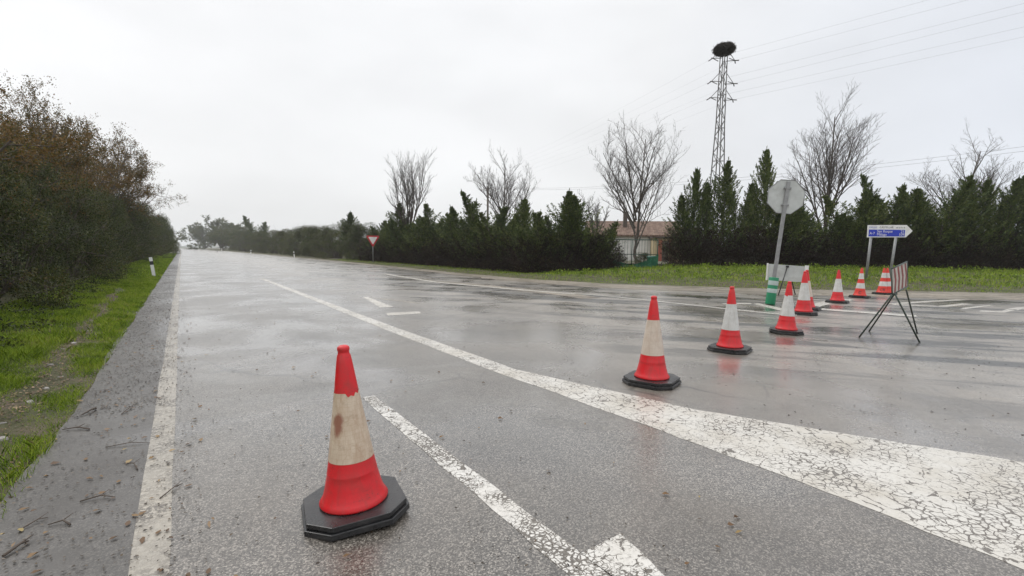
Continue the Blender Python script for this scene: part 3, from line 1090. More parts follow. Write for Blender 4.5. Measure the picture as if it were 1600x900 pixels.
ORD = ['first', 'second', 'third', 'fourth', 'fifth', 'sixth', 'seventh', 'eighth', 'ninth', 'tenth', 'eleventh', 'twelfth', 'thirteenth', 'fourteenth',
       'fifteenth', 'sixteenth', 'seventeenth', 'eighteenth', 'nineteenth', 'twentieth', 'twenty-first', 'twenty-second', 'twenty-third', 'twenty-fourth',
       'twenty-fifth', 'twenty-sixth', 'twenty-seventh', 'twenty-eighth', 'twenty-ninth', 'thirtieth', 'thirty-first', 'thirty-second', 'thirty-third',
       'thirty-fourth', 'thirty-fifth', 'thirty-sixth', 'thirty-seventh', 'thirty-eighth', 'thirty-ninth', 'fortieth', 'forty-first', 'forty-second', 'forty-third', 'forty-fourth', 'forty-fifth', 'forty-sixth', 'forty-seventh', 'forty-eighth', 'forty-ninth', 'fiftieth']

R = random.Random(11)
# ---- conifer hedge on the right
cprot = [conifer_proto(21 + i, 5.0, 1.08, 14000, 2.3, 7000, 0.7 + 0.10 * i, (1, 3, 1, 2, 4, 1, 3)[i]) for i in range(7)]
tops_left = [(578, 366), (600, 345), (622, 318), (640, 348), (678, 322), (700, 342), (716, 316), (738, 335), (760, 303), (785, 333), (818, 312), (845, 342), (882, 300), (900, 308), (920, 345), (938, 352)]
tops_right = [(1066, 306), (1078, 268), (1098, 288), (1122, 254), (1150, 286), (1192, 236), (1215, 288), (1245, 318), (1300, 325), (1330, 308), (1345, 298), (1385, 268), (1420, 296), (1445, 290), (1470, 296), (1502, 276), (1530, 283), (1555, 286), (1580, 277), (1612, 284), (1640, 280), (1700, 284)]


def hedge_pos(u):
    if u < 830:
        # x = 17.6 m line beside the main road
        a = math.atan((u - 800) / FOC) + YAW
        y = 17.4 / math.tan(a)
        return np.array([17.4, y, 0])
    if u < 990:
        return atd(u, float(np.interp(u, [830, 950], [28.8, 29.5])))
    return atd(u, float(np.interp(u, [1040, 1250, 1700], [30.5, 30.5, 29.0])))


def fill(tops):
    out = []
    for (u0, v0), (u1, v1) in zip(tops[:-1], tops[1:]):
        out.append((u0, v0))
        d = np.linalg.norm(hedge_pos(u1) - hedge_pos(u0))
        k = int(d / 1.15)
        for j in range(1, k + 1):
            f = j / (k + 1)
            out.append((u0 + (u1 - u0) * f, max(v0, v1) * 0.55 + 0.45 * (v0 + (v1 - v0) * f) + (R.uniform(-6, 18) if u0 < 1060 or u0 > 1210 else R.uniform(12, 34))))
    out.append(tops[-1])
    return out


def put_conifer(u, vtop, label, group, i):
    p = hedge_pos(u)
    p[2] = zg(p) - 0.02
    dp = depth_of(p)
    h = height_at(u, vtop, dp) - p[2]
    h = max(h, 2.4)
    sz = h / 5.0
    kk = R.choice([0, 2, 5, 3] if vtop < 300 else [1, 3, 4, 6, 0, 2])
    sx = (0.95 + 0.2 * sz) * R.uniform(0.85, 1.35 if not 1040 < u < 1080 else 0.95) * (1.1 if kk in (1, 4, 6) else 1.0) * (0.78 if 1066 < u and vtop < 292 and u < 1210 else 1.0)
    tr, cr, de = cprot[kk]
    t = place('conifer', [tr, cr], [M['bark'], M['con_leaf']], ['trunk', 'crown'], p, label, 'conifer', (sx, sx, sz), R.uniform(0, 6.28), group, (R.uniform(-0.05, 0.05), R.uniform(-0.05, 0.05)))
    o = bpy.data.objects.new('dead_foliage', de)
    COL.objects.link(o)
    if not de.materials: de.materials.append(M['con_dead'])
    o.parent = t
    hz = R.uniform(0.92, 1.12) / sz
    sx = max(sx, 0.5)
    o.scale = (1.12 / sx * R.uniform(1, 1.15), 1.12 / sx * R.uniform(1, 1.15), hz)
    return t


shape = lambda v: 'tall pointed' if v < 285 else ('pointed' if v < 318 else 'low bushy')
fl = fill(tops_left)
for i, (u, v) in enumerate(fl):
    k = len(fl) - 1 - i
    put_conifer(u, v, f"{shape(v)} dark conifer, {ORD[k]} to the left of the garden gate", 'conifers in the hedge left of the gate', i)
fr = fill(tops_right)
for i, (u, v) in enumerate(fr):
    put_conifer(u, v, f"{shape(v)} dark conifer, {ORD[i]} to the right of the garden gate", 'conifers in the hedge right of the gate', i + 2)

# ---- bare trees behind the hedge
bares = [
    # u, vtop, depth, seed, spread, limbs, trunk, label
    (642, 236, 47, 5, 0.50, 8, 0.10, 'tall bare tree with many upright stems behind the hedge, nearest the yield sign'),
    (786, 240, 43, 9, 0.66, 8, 0.14, 'wide bare tree with forked limbs rising behind the middle of the left hedge'),
    (995, 178, 35.5, 13, 0.66, 9, 0.11, 'spreading bare tree in front of the house behind the garden gate'),
    (1286, 146, 36, 19, 0.64, 10, 0.12, 'tallest bare tree, fanning above the hedge right of the stop sign'),
    (1486, 203, 36, 33, 0.72, 8, 0.16, 'broad bare tree behind the hedge at the right edge of the view'),
    (515, 360, 80, 31, 0.7, 6, 0.15, 'small rounded bare tree among the far roadside bushes'),
    (930, 300, 42, 37, 0.5, 4, 0.2, 'small thin bare tree beside the house, behind the left end of the gate')]
for u, vt, dp, sd, sp, lb, tk, lab in bares:
    p = atd(u, dp)
    p[2] = zg(p) if depth_of(p) < 40 else 0.1
    h = height_at(u, vt, dp) - p[2]
    a, b = bare_proto(sd, h * 0.93, sp, lb, tk, 0.075 + 0.0045 * h)
    zmax = zmx(b)
    t = place('bare_tree', [a, b], [M['bark'], M['twig']], ['trunk', 'twigs'], p, lab, 'tree', (1.05, 1.05, h / zmax), 0.4 * sd, 'bare trees behind the hedge')

# ---- left thicket
lp = [leafy_proto(41 + i, 8.0, 34000, M['oak'], 0.075, 0.85, 8, 0.12, 0.35) for i in range(3)]
fp = [leafy_proto(51 + i, 8.0, 26000, M['olive'], 0.20, 1.0, 9, 0.05, 0.0) for i in range(2)]
sp_ = [shrub_proto(61 + i, 1.5, 3.2, 26000, 0.044, 32) for i in range(4)]
sizes = ['large', 'mid-sized', 'broad', 'narrow', 'tall', 'slender']


def wedge_top(u):
    return float(np.interp(u, [-200, 0, 50, 100, 130, 150, 180, 210, 245, 265, 285], [60, 125, 148, 168, 165, 185, 240, 268, 285, 320, 350]))


def proj_u(p):
    d = np.array([p[0], p[1], EYE + 3]) - E0
    return 800 + FOC * (d @ _r) / (d @ _fw)


yl = [8.5, 13, 18, 23.5, 29.5, 36, 43, 51]
for i, y in enumerate(yl):
    x = -5.0 - R.uniform(0, 0.8) if y < 50 else -4.8 - R.uniform(0, 0.6)
    p = np.array([x, y, 0.2])
    u = proj_u(p)
    h = height_at(u, wedge_top(u), depth_of(p))
    h = min(max(h, 6.0), 11.0)
    a, b = lp[i % 3]
    place('autumn_tree', [a, b], [M['bark'], M['oak']], ['trunk', 'crown'], p, f"brown-leaved tree thinning at the top, {ORD[i]} from the front of the left thicket", 'tree', (h / 8 * (1.0 if y < 28 else (0.76 if y < 60 else 0.5)), h / 8 * (1.0 if y < 28 else 0.95), h / zmx(b) * 0.97), R.uniform(0, 6.28), 'autumn trees along the left of the road')
# filler row behind so the mass is closed
for i, y in enumerate([6, 11, 16.5, 22.5, 29, 37]):
    p = np.array([-8.5 - R.uniform(0, 1), y, 0.3])
    h = R.uniform(5.5, 6.8) + (0.9 if y < 25 else 1.8)
    a, b = lp[(i + 1) % 3]
    place('autumn_tree', [a, b], [M['bark'], M['oak']], ['trunk', 'crown'], p, f"brown-leaved tree of the back row in the left thicket, {ORD[i]} from the front", 'tree', (h / 8 * 0.9, h / 8 * 0.9, h / zmx(b)), R.uniform(0, 6.28), 'autumn trees along the left of the road')
ns = 0
ysh = [5.5, 7.8, 9.8, 11.8, 14, 16.2, 18.6, 21, 23.6, 26.4, 29.4, 32.6, 36, 40, 44.5, 49, 54, 60, 66, 73, 81, 90, 100, 112, 126, 142, 160]
for i, y in enumerate(ysh):
    x = -3.2 - R.uniform(0, 0.35) - (0.1 if y < 12 else 0)
    if y > 75: x = -2.6
    s = R.uniform(1.0, 1.3) + (0.25 if y < 58 else 0.5) if y > 40 else (R.uniform(0.9, 1.08) if y < 20 else R.uniform(1.0, 1.3))
    a, b = sp_[i % 4]
    place('evergreen_shrub', [a, b], [M['bark'], M['shrub']], ['stem', 'crown'], (x, y, 0.12), f"dense dark green shrub on the left verge, {ORD[i]} from the front", 'shrub', (s * 0.9, s, s * R.uniform(0.9, 1.15)), R.uniform(0, 6.28), 'evergreen shrubs at the foot of the left thicket')
for i, y in enumerate([4.5, 7, 10, 13, 16.5, 20, 24, 28.5, 33, 38, 44, 52, 62, 75, 90, 108]):
    x = -5.6 - R.uniform(0, 0.5)
    s = R.uniform(1.35, 1.65) if y > 30 else R.uniform(1.05, 1.25)
    a, b = sp_[(i + 1) % 4]
    place('evergreen_shrub', [a, b], [M['bark'], M['shrub']], ['stem', 'crown'], (x, y, 0.3), f"taller dark green shrub in the second row of the left thicket, {ORD[i]} from the front", 'shrub', (s, s * 1.1, s * 1.12), R.uniform(0, 6.28), 'evergreen shrubs at the foot of the left thicket')

# ---- far right-hand side of the road
for i, (u, vt, dp, kind, lab) in enumerate([
        (322, 350, 330, 0, 'hazy greyish tree at the far end of the road'),
        (345, 341, 290, 1, 'tall rounded tree at the far end of the right-hand tree group'),
        (366, 352, 240, 0, 'brownish tree in the middle of the far right-hand tree group'),
        (383, 362, 200, 1, 'low orange-brown tree left of the far conifer'),
        (352, 362, 210, 1, 'low olive bush-like tree below the far tree group'),
        (416, 366, 175, 1, 'low olive tree below the far conifer')]):
    p = atd(u, dp, 0)
    h = height_at(u, vt, dp)
    a, b = fp[kind]
    place('broadleaf_tree', [a, b], [M['bark'], M['olive']], ['trunk', 'crown'], p, lab, 'tree', (h / 8 * 1.35, h / 8 * 1.35, h / zmx(b)), R.uniform(0, 6), 'trees at the far end of the road')
for i, (u, vt, dp, w, lab) in enumerate([
        (404, 338, 160, 2.6, 'broad tiered conifer far along the right side of the road'),
        (548, 332, 62, 1.25, 'dark pointed conifer standing alone left of the yield sign'),
        (494, 358, 78, 1.5, 'small dark conifer among the far roadside bushes'),
        (457, 366, 105, 0.8, 'slim far conifer poking above the roadside bushes'),
        (446, 369, 115, 0.8, 'slimmest far conifer, farthest of the thin ones above the roadside bushes')]):
    p = atd(u, dp, 0.0)
    h = height_at(u, vt, dp)
    a, b, c = cprot[(3, 0, 2, 5, 0)[i]]
    place('conifer', [a, b], [M['bark'], M['con_leaf']], ['trunk', 'crown'], p, lab, 'conifer', (w * 1.3, w * 1.3, h / 5), R.uniform(0, 6), 'conifers along the far right side')
yb = [53, 56, 59.5, 63, 67, 71, 75.5, 80, 85, 90, 96, 102, 109, 117, 126, 136, 148, 162, 178, 196]
for i, y in enumerate(yb):
    x = 17.3 + R.uniform(0, 0.8)
    s = R.uniform(0.95, 1.3) * (1 + 0.004 * (y - 50))
    a, b = sp_[i % 4]
    place('roadside_bush', [a, b], [M['bark'], M['shrub']], ['stem', 'crown'], (x, y, 0.05), f"green bush on the right side beyond the yield sign, {ORD[i]} going away", 'bush', (s * 1.2, s * 1.5, s * 1.1), R.uniform(0, 6.28), 'bushes along the far right side of the road')

# ---- grass


def grass(name, X, Y, hgt, wid, label, seed=1):
    rs = np.random.RandomState(seed)
    m = len(X)
    Z = zground(X, Y) - 0.01
    a = rs.uniform(0, 2 * np.pi, m)
    ln = rs.uniform(0.2, 0.9, m) * hgt
    base = np.stack([X, Y, Z], 1)
    side = np.stack([np.cos(a), np.sin(a), np.zeros(m)], 1) * (wid / 2)[:, None]
    b2 = a + rs.uniform(-1.2, 1.2, m) + np.pi / 2
    bend = np.stack([np.cos(b2), np.sin(b2), np.zeros(m)], 1) * ln[:, None]
    tip = base + bend + np.array([0, 0, 1.0]) * hgt[:, None]
    mid = base + bend * 0.35 + np.array([0, 0, 0.6]) * hgt[:, None]
    V = np.stack([base - side, base + side, mid + side * 0.8, tip, mid - side * 0.8], 1).reshape(-1, 3)
    F = np.arange(5 * m).reshape(m, 5)
    o = link(name, fast_mesh(name, V, F), M['grass'])
    return tag(o, label, 'grass', kind='stuff')


def nz2(x, y, s=1.0):
    return (np.sin(x * 3.1 * s + 1.3 * np.sin(y * 1.7 * s)) + np.sin(y * 2.3 * s + 1.1 * np.sin(x * 2.1 * s + 2)) + 0.6 * np.sin((x + y) * 5.3 * s)) / 2.6


rs = np.random.RandomState(77)


def left_strip(n, y0, y1, x0=-2.9, x1=-0.77):
    X = rs.uniform(x0, x1, n); Y = rs.uniform(y0, y1, n)
    # bare stony strip runs through the verge near its middle
    c = -1.16 - 0.035 * (Y - 6) + 0.06 * np.sin(Y * 2.1)
    bare = np.exp(-((X - c) / 0.16) ** 2) * (Y < 20)
    keep = rs.uniform(size=n) > np.clip(bare * 0.97 + 0.35 * (nz2(X, Y, 1.3) < -0.45), 0, 1)
    keep &= ~((X > -0.82) & (rs.uniform(size=n) < 0.5))
    return X[keep], Y[keep]


X, Y = left_strip(120000, 2.5, 9.0)
hh = rs.uniform(0.015, 0.06, len(X)) * (1 + 0.75 * nz2(X, Y, 2.1)) * (1 + 0.4 * nz2(X, Y, 0.8)) * (1 + 0.6 * sstep(1.3, 2.2, -X))
grass('verge_grass', X, Y, hh, rs.uniform(0.002, 0.005, len(X)), 'bright short wet grass on the left verge beside the shoulder', 1)
X, Y = left_strip(90000, 9.0, 26.0)
hh = rs.uniform(0.03, 0.09, len(X)) * (1 + 0.5 * nz2(X, Y))
o2 = grass('verge_grass', X, Y, hh, rs.uniform(0.005, 0.011, len(X)), 'bright short grass farther along the left verge', 2)
X, Y = left_strip(40000, 26.0, 120.0)
hh = rs.uniform(0.05, 0.14, len(X))
grass('verge_grass', X, Y, hh, rs.uniform(0.02, 0.04, len(X)), 'thin band of far grass along the left shoulder', 3)
# right bank
pts = []
n = 330000
X = rs.uniform(12.5, 62, n); Y = rs.uniform(-14, 62, n)
d = edge_dist(X, Y)
dp = X * math.sin(YAW) + Y * math.cos(YAW)
k = (d > 0.12 + 0.2 * nz2(X, Y, 0.7)) & (d < 13) & (dp > 10) & (dp < 60) & (dp < 33 + 40 * (Y > 22))
k &= ~((Y > 21) & (X > 18.2)) 
k &= ~((d < 1.0) & (rs.uniform(size=n) < 0.5 * (1 - d)))
X, Y, d = X[k], Y[k], d[k]
hh = rs.uniform(0.05, 0.15, len(X)) * (1 + 0.55 * nz2(X, Y, 0.6)) * (0.45 + 0.9 * sstep(0.2, 4, d))
wk = (Y > 22)
hh = np.where(wk, hh * 0.7, hh)
grass('bank_grass', X, Y, hh, rs.uniform(0.012, 0.028, len(X)), 'lush green grass bank between the side road and the conifer hedge', 4)
# taller weeds with broader leaves on the bank
n = 26000
cx_ = rs.uniform(16, 52, 420); cy_ = rs.uniform(-10, 24, 420)
idx = rs.randint(0, 420, n)
X = cx_[idx] + rs.normal(size=n) * 0.28; Y = cy_[idx] + rs.normal(size=n) * 0.28
d = edge_dist(X, Y); dp = X * math.sin(YAW) + Y * math.cos(YAW)
k = (d > 3.0) & (dp < 30.5) & (d < 13)
X, Y = X[k], Y[k]
c = np.stack([X, Y, zground(X, Y) + rs.uniform(0.02, 0.30, len(X))], 1)
V, F = leaves_np(c, rs.normal(size=(len(X), 3)) + np.array([0, 0, 0.6]), rs.uniform(0.06, 0.14, len(X)), rs.uniform(0.03, 0.07, len(X)), rs)
tag(link('bank_weeds', fast_mesh('bank_weeds', V, F), M['grass']), 'broad-leaved weeds growing in clumps on the grass bank', 'weeds', kind='stuff')
# low growth in front of the left thicket
n = 30000
X = rs.uniform(-3.3, -1.7, n); Y = 4 + 30 * rs.uniform(size=n) ** 1.5
k = nz2(X, Y, 1.6) > 0.15
X, Y = X[k], Y[k]
c = np.stack([X, Y, zground(X, Y) + rs.uniform(0.0, 0.16, len(X)) * np.clip(-X - 1.4, 0.2, 1.2)], 1)
V, F = leaves_np(c, rs.normal(size=(len(X), 3)), rs.uniform(0.02, 0.06, len(X)), rs.uniform(0.015, 0.035, len(X)), rs)
tag(link('verge_weeds', fast_mesh('verge_weeds', V, F), M['shrub']), 'low dark weeds at the foot of the left thicket', 'weeds', kind='stuff')

# ---- fallen leaves, bits and mulch


def litter(name, X, Y, size, mat, label, seed, lift=0.012, z=None):
    rs = np.random.RandomState(seed)
    m = len(X)
    Z = (zground(X, Y) if z is None else np.full(m, z)) + lift
    c = np.stack([X, Y, Z], 1)
    a = rs.uniform(0, 2 * np.pi, m)
    d = np.stack([np.cos(a), np.sin(a), rs.normal(size=m) * 0.12], 1)
    s = np.stack([-np.sin(a), np.cos(a), rs.normal(size=m) * 0.2], 1)
    w = size * rs.uniform(0.25, 0.6, m)
    q = [c - d * size[:, None] * .5, c - d * size[:, None] * .15 + s * w[:, None] * .5, c + d * size[:, None] * .2 + s * w[:, None] * .45, c + d * size[:, None] * .5, c + d * size[:, None] * .15 - s * w[:, None] * .5, c - d * size[:, None] * .25 - s * w[:, None] * .4]
    V = np.stack(q, 1)
    V[:, [1, 4], 2] += (rs.uniform(0, 0.2, m) * size)[:, None]
    F = np.arange(6 * m).reshape(m, 6)
    return tag(link(name, fast_mesh(name, V.reshape(-1, 3), F), mat), label, 'leaf litter', kind='stuff')


n = 5200
Y = 1.2 + 16 * rs.uniform(size=n) ** 1.6; X = np.where(rs.uniform(size=n) < 0.8, rs.uniform(-0.78, 0.05, n), rs.uniform(0.0, 1.8, n))
litter('mulch_bits', X, Y, rs.uniform(0.006, 0.022, n), M['mulch'], 'small dark wet plant bits scattered over the shoulder and lane', 5, 0.004, 0.004)
n = 420
Y = 1.2 + 12 * rs.uniform(size=n) ** 1.5; X = np.where(rs.uniform(size=n) < 0.72, rs.uniform(-0.78, 0.1, n), rs.uniform(0.0, 2.6, n))
litter('fallen_leaves', X, Y, rs.uniform(0.018, 0.05, n), M['litter'], 'brown and yellow leaves fallen on the shoulder and the near lane', 6, 0.005, 0.004)
n = 14000
Y = 5 + 40 * rs.uniform(size=n) ** 1.1; X = rs.uniform(-0.8, -0.2, n) + 0.12 * rs.normal(size=n)
litter('mulch_bits', X, Y, rs.uniform(0.006, 0.028, n), M['mulch'], 'dark drift of wet leaf mulch on the farther shoulder', 7, 0.003, 0.004)
n = 4600
Y = rs.uniform(3, 18, n); X = -1.16 - 0.035 * (Y - 6) + 0.06 * np.sin(Y * 2.1) + rs.normal(size=n) * 0.12
litter('fallen_leaves', X, Y, rs.uniform(0.008, 0.036, n), M['litter'], 'brown leaves and chips in the bare strip through the left verge', 8, 0.012)
n = 2500
X = rs.uniform(3.2, 15, n); Y = rs.uniform(-1.5, 9, n)
litter('mulch_bits', X, Y, rs.uniform(0.006, 0.03, n), M['mulch'], 'specks of mud and plant bits over the junction asphalt', 9, 0.003, 0.004)

twigs = [((140, 672), (97, 673), 0.006), ((150, 640), (128, 650), 0.008), ((215, 735), (195, 725), 0.004), ((5, 872), (45, 848), 0.007), ((125, 785), (180, 778), 0.004), ((110, 822), (75, 822), 0.005), ((250, 780), (285, 757), 0.0035), ((165, 700), (235, 693), 0.003), ((190, 648), (208, 634), 0.004), ((30, 830), (75, 810), 0.0035)]
for i, (a, b, r_) in enumerate(twigs):
    A, B = at(*a), at(*b)
    mb = MB()
    mid = (A + B) / 2 + np.array([0.012, 0.02, 0.01])
    pts_ = [(A[0], A[1], r_ + 0.002), (mid[0], mid[1], r_ + 0.012), (B[0], B[1], r_ + 0.002)]
    mb.tube(pts_, [r_, r_ * 0.9, r_ * 0.5], 6)
    q = Vector(pts_[1])
    mb.tube([q, q + Vector((0.03, 0.05, 0.004))], [r_ * 0.6, r_ * 0.3], 5)
    o = mb.build('twig', M['wood'])
    tag(o, ['dark stick lying at the grass edge of the shoulder', 'short thick stick at the verge edge behind the dark stick', 'thin twig on the shoulder near the edge line', 'thickest stick at the bottom left corner of the shoulder', 'long thin twig lying across the shoulder, pointing to the edge line', 'stubby twig lying on the shoulder left of the long thin twig', 'fine twig lying across the white edge line', 'fine twig across the middle of the shoulder', 'small twig touching the white edge line farther up', 'slim twig near the bottom left corner'][i], 'twig', 'twigs on the shoulder')
pos = [(150, 500), (165, 490), (205, 402), (180, 378), (238, 345), (262, 318), (190, 430), (225, 370), (160, 410)]
for i in range(16):
    y = 4.0 + i * 0.55 + R.uniform(-0.15, 0.15)
    x = -1.16 - 0.035 * (y - 6) + 0.06 * math.sin(y * 2.1) + R.uniform(-0.09, 0.09)
    rs2 = np.random.RandomState(200 + i)
    n_ = 9
    poly = [(math.cos(2 * math.pi * k / n_) * rs2.uniform(0.7, 1.1), math.sin(2 * math.pi * k / n_) * rs2.uniform(0.7, 1.1)) for k in range(n_)]
    s = R.uniform(0.022, 0.055)
    vs = [(px * s, py * s * 0.7, 0) for px, py in poly] + [(px * s * 0.8, py * s * 0.55, s * 0.35) for px, py in poly]
    fs = [list(range(n_))[::-1], list(range(n_, 2 * n_))] + [(k, (k + 1) % n_, n_ + (k + 1) % n_, n_ + k) for k in range(n_)]
    o = MB().add(vs, fs).build('stone', M['stone'])
    o.location = (x, y, zg((x, y)) - 0.002)
    o.rotation_euler = (0.1, 0.1, R.uniform(0, 6))
    tag(o, f'pale flat stone in the bare strip of the left verge, {ORD[i]} going away', 'stone', 'stones in the left verge')
# dark tuft-like clod on the left grass and the branch on the far road
p = at(30, 578)


# ------------------------------------------------------------------ traffic cones
def axis_frame(base, top):
    """rotation that turns +Z onto base->top"""
    d = Vector(top) - Vector(base)
    return d.length, Vector((0, 0, 1)).rotation_difference(d.normalized())


PR = [(0.168, 0.060), (0.176, 0.064), (0.178, 0.072), (0.166, 0.090), (0.156, 0.110), (0.1445, 0.150), (0.136, 0.190), (0.1285, 0.222), (0.1295, 0.226), (0.1275, 0.231), (0.120, 0.275), (0.111, 0.330), (0.100, 0.400), (0.088, 0.480), (0.075, 0.565), (0.064, 0.640), (0.056, 0.700), (0.048, 0.760), (0.040, 0.815), (0.0345, 0.845), (0.0295, 0.856), (0.0285, 0.868), (0.0315, 0.874), (0.0315, 0.886), (0.028, 0.893), (0.018, 0.899), (0.0001, 0.900)]


def rad_at(z):
    return float(np.interp(z, [q[1] for q in PR], [q[0] for q in PR]))


def band(z0, z1, chip=0, n=64):
    """sheeting wrapped on the cone, 1.5 mm proud, with an optional torn top edge"""
    vs, fs = [], []
    rows = 10
    for i in range(rows + 1):
        for k in range(n):
            a = 2 * math.pi * k / n
            zt = z1
            if chip:
                for (ac, wd, dpth) in CHIPS[chip]:
                    dd = (a - ac + math.pi) % (2 * math.pi) - math.pi
                    if abs(dd) < wd: zt -= dpth * (1 - (abs(dd) / wd) ** 4) * (0.8 + 0.2 * math.sin(k * 5))
            z = z0 + (zt - z0) * i / rows
            r = rad_at(z) + 0.0016
            vs.append((r * math.cos(a), r * math.sin(a), z))
    for i in range(rows):
        for k in range(n):
            k2 = (k + 1) % n
            fs.append((i * n + k, i * n + k2, (i + 1) * n + k2, (i + 1) * n + k))
    return MB().add(vs, fs, True)


CHIPS = {1: [(math.radians(-78), 0.42, 0.022), (math.radians(-40), 0.2, 0.012)], 2: [(2.6, 0.3, 0.02)]}


def cone(bu, bv, tu, tv, label, red, bandmat, rotz, double=False, chip=0, letters=None, fixh=None, group='red and white traffic cones across the junction'):
    B = at(bu, bv)
    # top of the cone on the sight line at the same distance
    T = ray(tu, tv, depth_of(B))
    ln, q = axis_frame(B, T)
    if fixh: ln = fixh
    t = thing('traffic_cone', label, 'traffic cone', B, group=group)
    t.rotation_mode = 'QUATERNION'
    from mathutils import Quaternion
    t.rotation_quaternion = q @ Quaternion((0, 0, 1), rotz)
    s = ln / 0.9
    t.scale = (s, s, s)
    t.location.z = 0.006
    body = MB().lathe(PR, 48).build('cone_body', red, t)
    # octagonal rubber foot in two steps
    b = MB()

    def octa(w, c):
        return [(w, -w + c), (w, w - c), (w - c, w), (-w + c, w), (-w, w - c), (-w, -w + c), (-w + c, -w), (w - c, -w)]
    b.prism(octa(0.262, 0.115), 0.0, 0.030)
    b.prism(octa(0.245, 0.107), 0.030, 0.036)
    b.prism(octa(0.250, 0.109), 0.036, 0.060)
    o = bevel(b.build('base', M['rubber'], t), 0.006, 2)
    if not double:
        band(0.298, 0.655, chip).build('reflective_band', bandmat, t)
    else:
        band(0.28, 0.44).build('reflective_band', bandmat, t)
        band(0.565, 0.735).build('reflective_band', bandmat, t)
    if letters:
        cu = bpy.data.curves.new('lettering', 'FONT')
        cu.body = letters
        cu.size = 0.12
        cu.align_x = 'CENTER'
        tmp = bpy.data.objects.new('tmp', cu)
        COL.objects.link(tmp)
        me = bpy.data.meshes.new_from_object(tmp.evaluated_get(bpy.context.evaluated_depsgraph_get()))
        bpy.data.objects.remove(tmp)
        # wrap round the cone just above the foot, on the side towards the viewer (in the cone's own frame)
        a0 = math.atan2(-B[1], -B[0]) - rotz
        for v in me.vertices:
            z = 0.115 + v.co.y
            rr = rad_at(z) + 0.003
            a = a0 + v.co.x / rr
            v.co = (rr * math.cos(a), rr * math.sin(a), z)
        link('lettering', me, M['black'], t)
    return t


_B = at(555, 797)
_a = math.atan2(-_B[1], -_B[0]) - math.radians(-8) - math.radians(38)
_m = M['beige_ref']
_g = NT(_m.node_tree)
_pb = [q for q in _m.node_tree.nodes if q.type == 'BSDF_PRINCIPLED'][0]
_old = _pb.inputs['Base Color'].links[0].from_socket
_mp = _g.n('ShaderNodeMapping')
_m.node_tree.links.new(_g.coords(), _mp.inputs[0])
_mp.inputs['Location'].default_value = (-0.085 * math.cos(_a) * 26, -0.085 * math.sin(_a) * 26, -0.50 * 11)
_mp.inputs['Scale'].default_value = (26, 26, 11)
_ln = _g.n('ShaderNodeVectorMath', operation='LENGTH')
_m.node_tree.links.new(_mp.outputs[0], _ln.inputs[0])
_d = _g.math('ADD', _ln.outputs['Value'], _g.math('MULTIPLY', _g.noise(_g.coords(), 24, 4, 0.6), 0.9))
_c = _g.mix(_g.rng(_d, 1.35, 0.95, 0, 0.75), _old, (0.22, 0.055, 0.03))
_m.node_tree.links.new(_c, _pb.inputs['Base Color'])
cone(555, 797, 536, 541, 'near red traffic cone with a grimy beige torn band, alone in the left lane', M['red'], M['beige_ref'], math.radians(-8), chip=1)
cone(1018, 598, 1022, 463, 'red cone with a faded pinkish band, second nearest in the row', M['red'], M['pink_ref'], math.radians(20))
cone(1140, 548, 1144, 448, 'red cone with a clean white band, third in the row', M['red'], M['white_ref'], math.radians(15))
cone(1228, 520, 1234, 440, 'red cone with a chipped white band, fourth nearest, right of the green sleeve', M['red'], M['white_ref'], math.radians(30), chip=2)
cone(1255, 491, 1258, 424, 'red cone with a white band, front one of the overlapping pair beside the green sleeve', M['red'], M['white_ref'], math.radians(22))
cone(1260, 484, 1261, 422, 'red cone half hidden behind another, rear one of the pair beside the green sleeve', M['red'], M['pink_ref'], math.radians(12))
cone(1308, 473, 1311, 422, 'red cone with a single white band, standing alone where the side line starts', M['red'], M['white_ref'], math.radians(10))
cone(1343, 465, 1347, 419, 'orange-red cone with two white bands in front of the direction sign, left of the pair', M['red2'], M['white_ref'], math.radians(10), True, letters='C')
cone(1378, 460, 1382, 419, 'orange-red cone with two white bands and black letters, left one of the last pair', M['red2'], M['white_ref'], math.radians(5), True, letters='CB')
cone(1386, 460, 1387, 419, 'orange-red cone with two white bands, right one of the last pair, beside the striped barrier', M['red2'], M['white_ref'], math.radians(5), True)

# ------------------------------------------------------------------ signs
from mathutils import Quaternion


def flat_text(body, size, mat, parent, loc, name='lettering', align='LEFT'):
    cu = bpy.data.curves.new('t', 'FONT')
    cu.body = body
    cu.size = size
    cu.align_x = align
    cu.extrude = 0.0008
    tmp = bpy.data.objects.new('t', cu)
    COL.objects.link(tmp)
    me = bpy.data.meshes.new_from_object(tmp.evaluated_get(bpy.context.evaluated_depsgraph_get()))
    bpy.data.objects.remove(tmp)
    # stand it up: text x -> x, y -> z, facing -y
    for v in me.vertices:
        v.co = (v.co.x + loc[0], loc[1] - v.co.z, v.co.y + loc[2])
    return link(name, me, mat, parent)


def plate(poly, y0, y1):
    """solid plate with outline in x,z"""
    n = len(poly)
    vs = [(x, y0, z) for x, z in poly] + [(x, y1, z) for x, z in poly]
    fs = [list(range(n)), list(range(n, 2 * n))[::-1]] + [((k + 1) % n, k, n + k, n + (k + 1) % n) for k in range(n)]
    return MB().add(vs, fs)


def face_yaw(p, extra=0.0):
    """rotation about z that turns local -y towards the viewer's standpoint"""
    return math.atan2(p[1], p[0]) - math.pi / 2 + extra


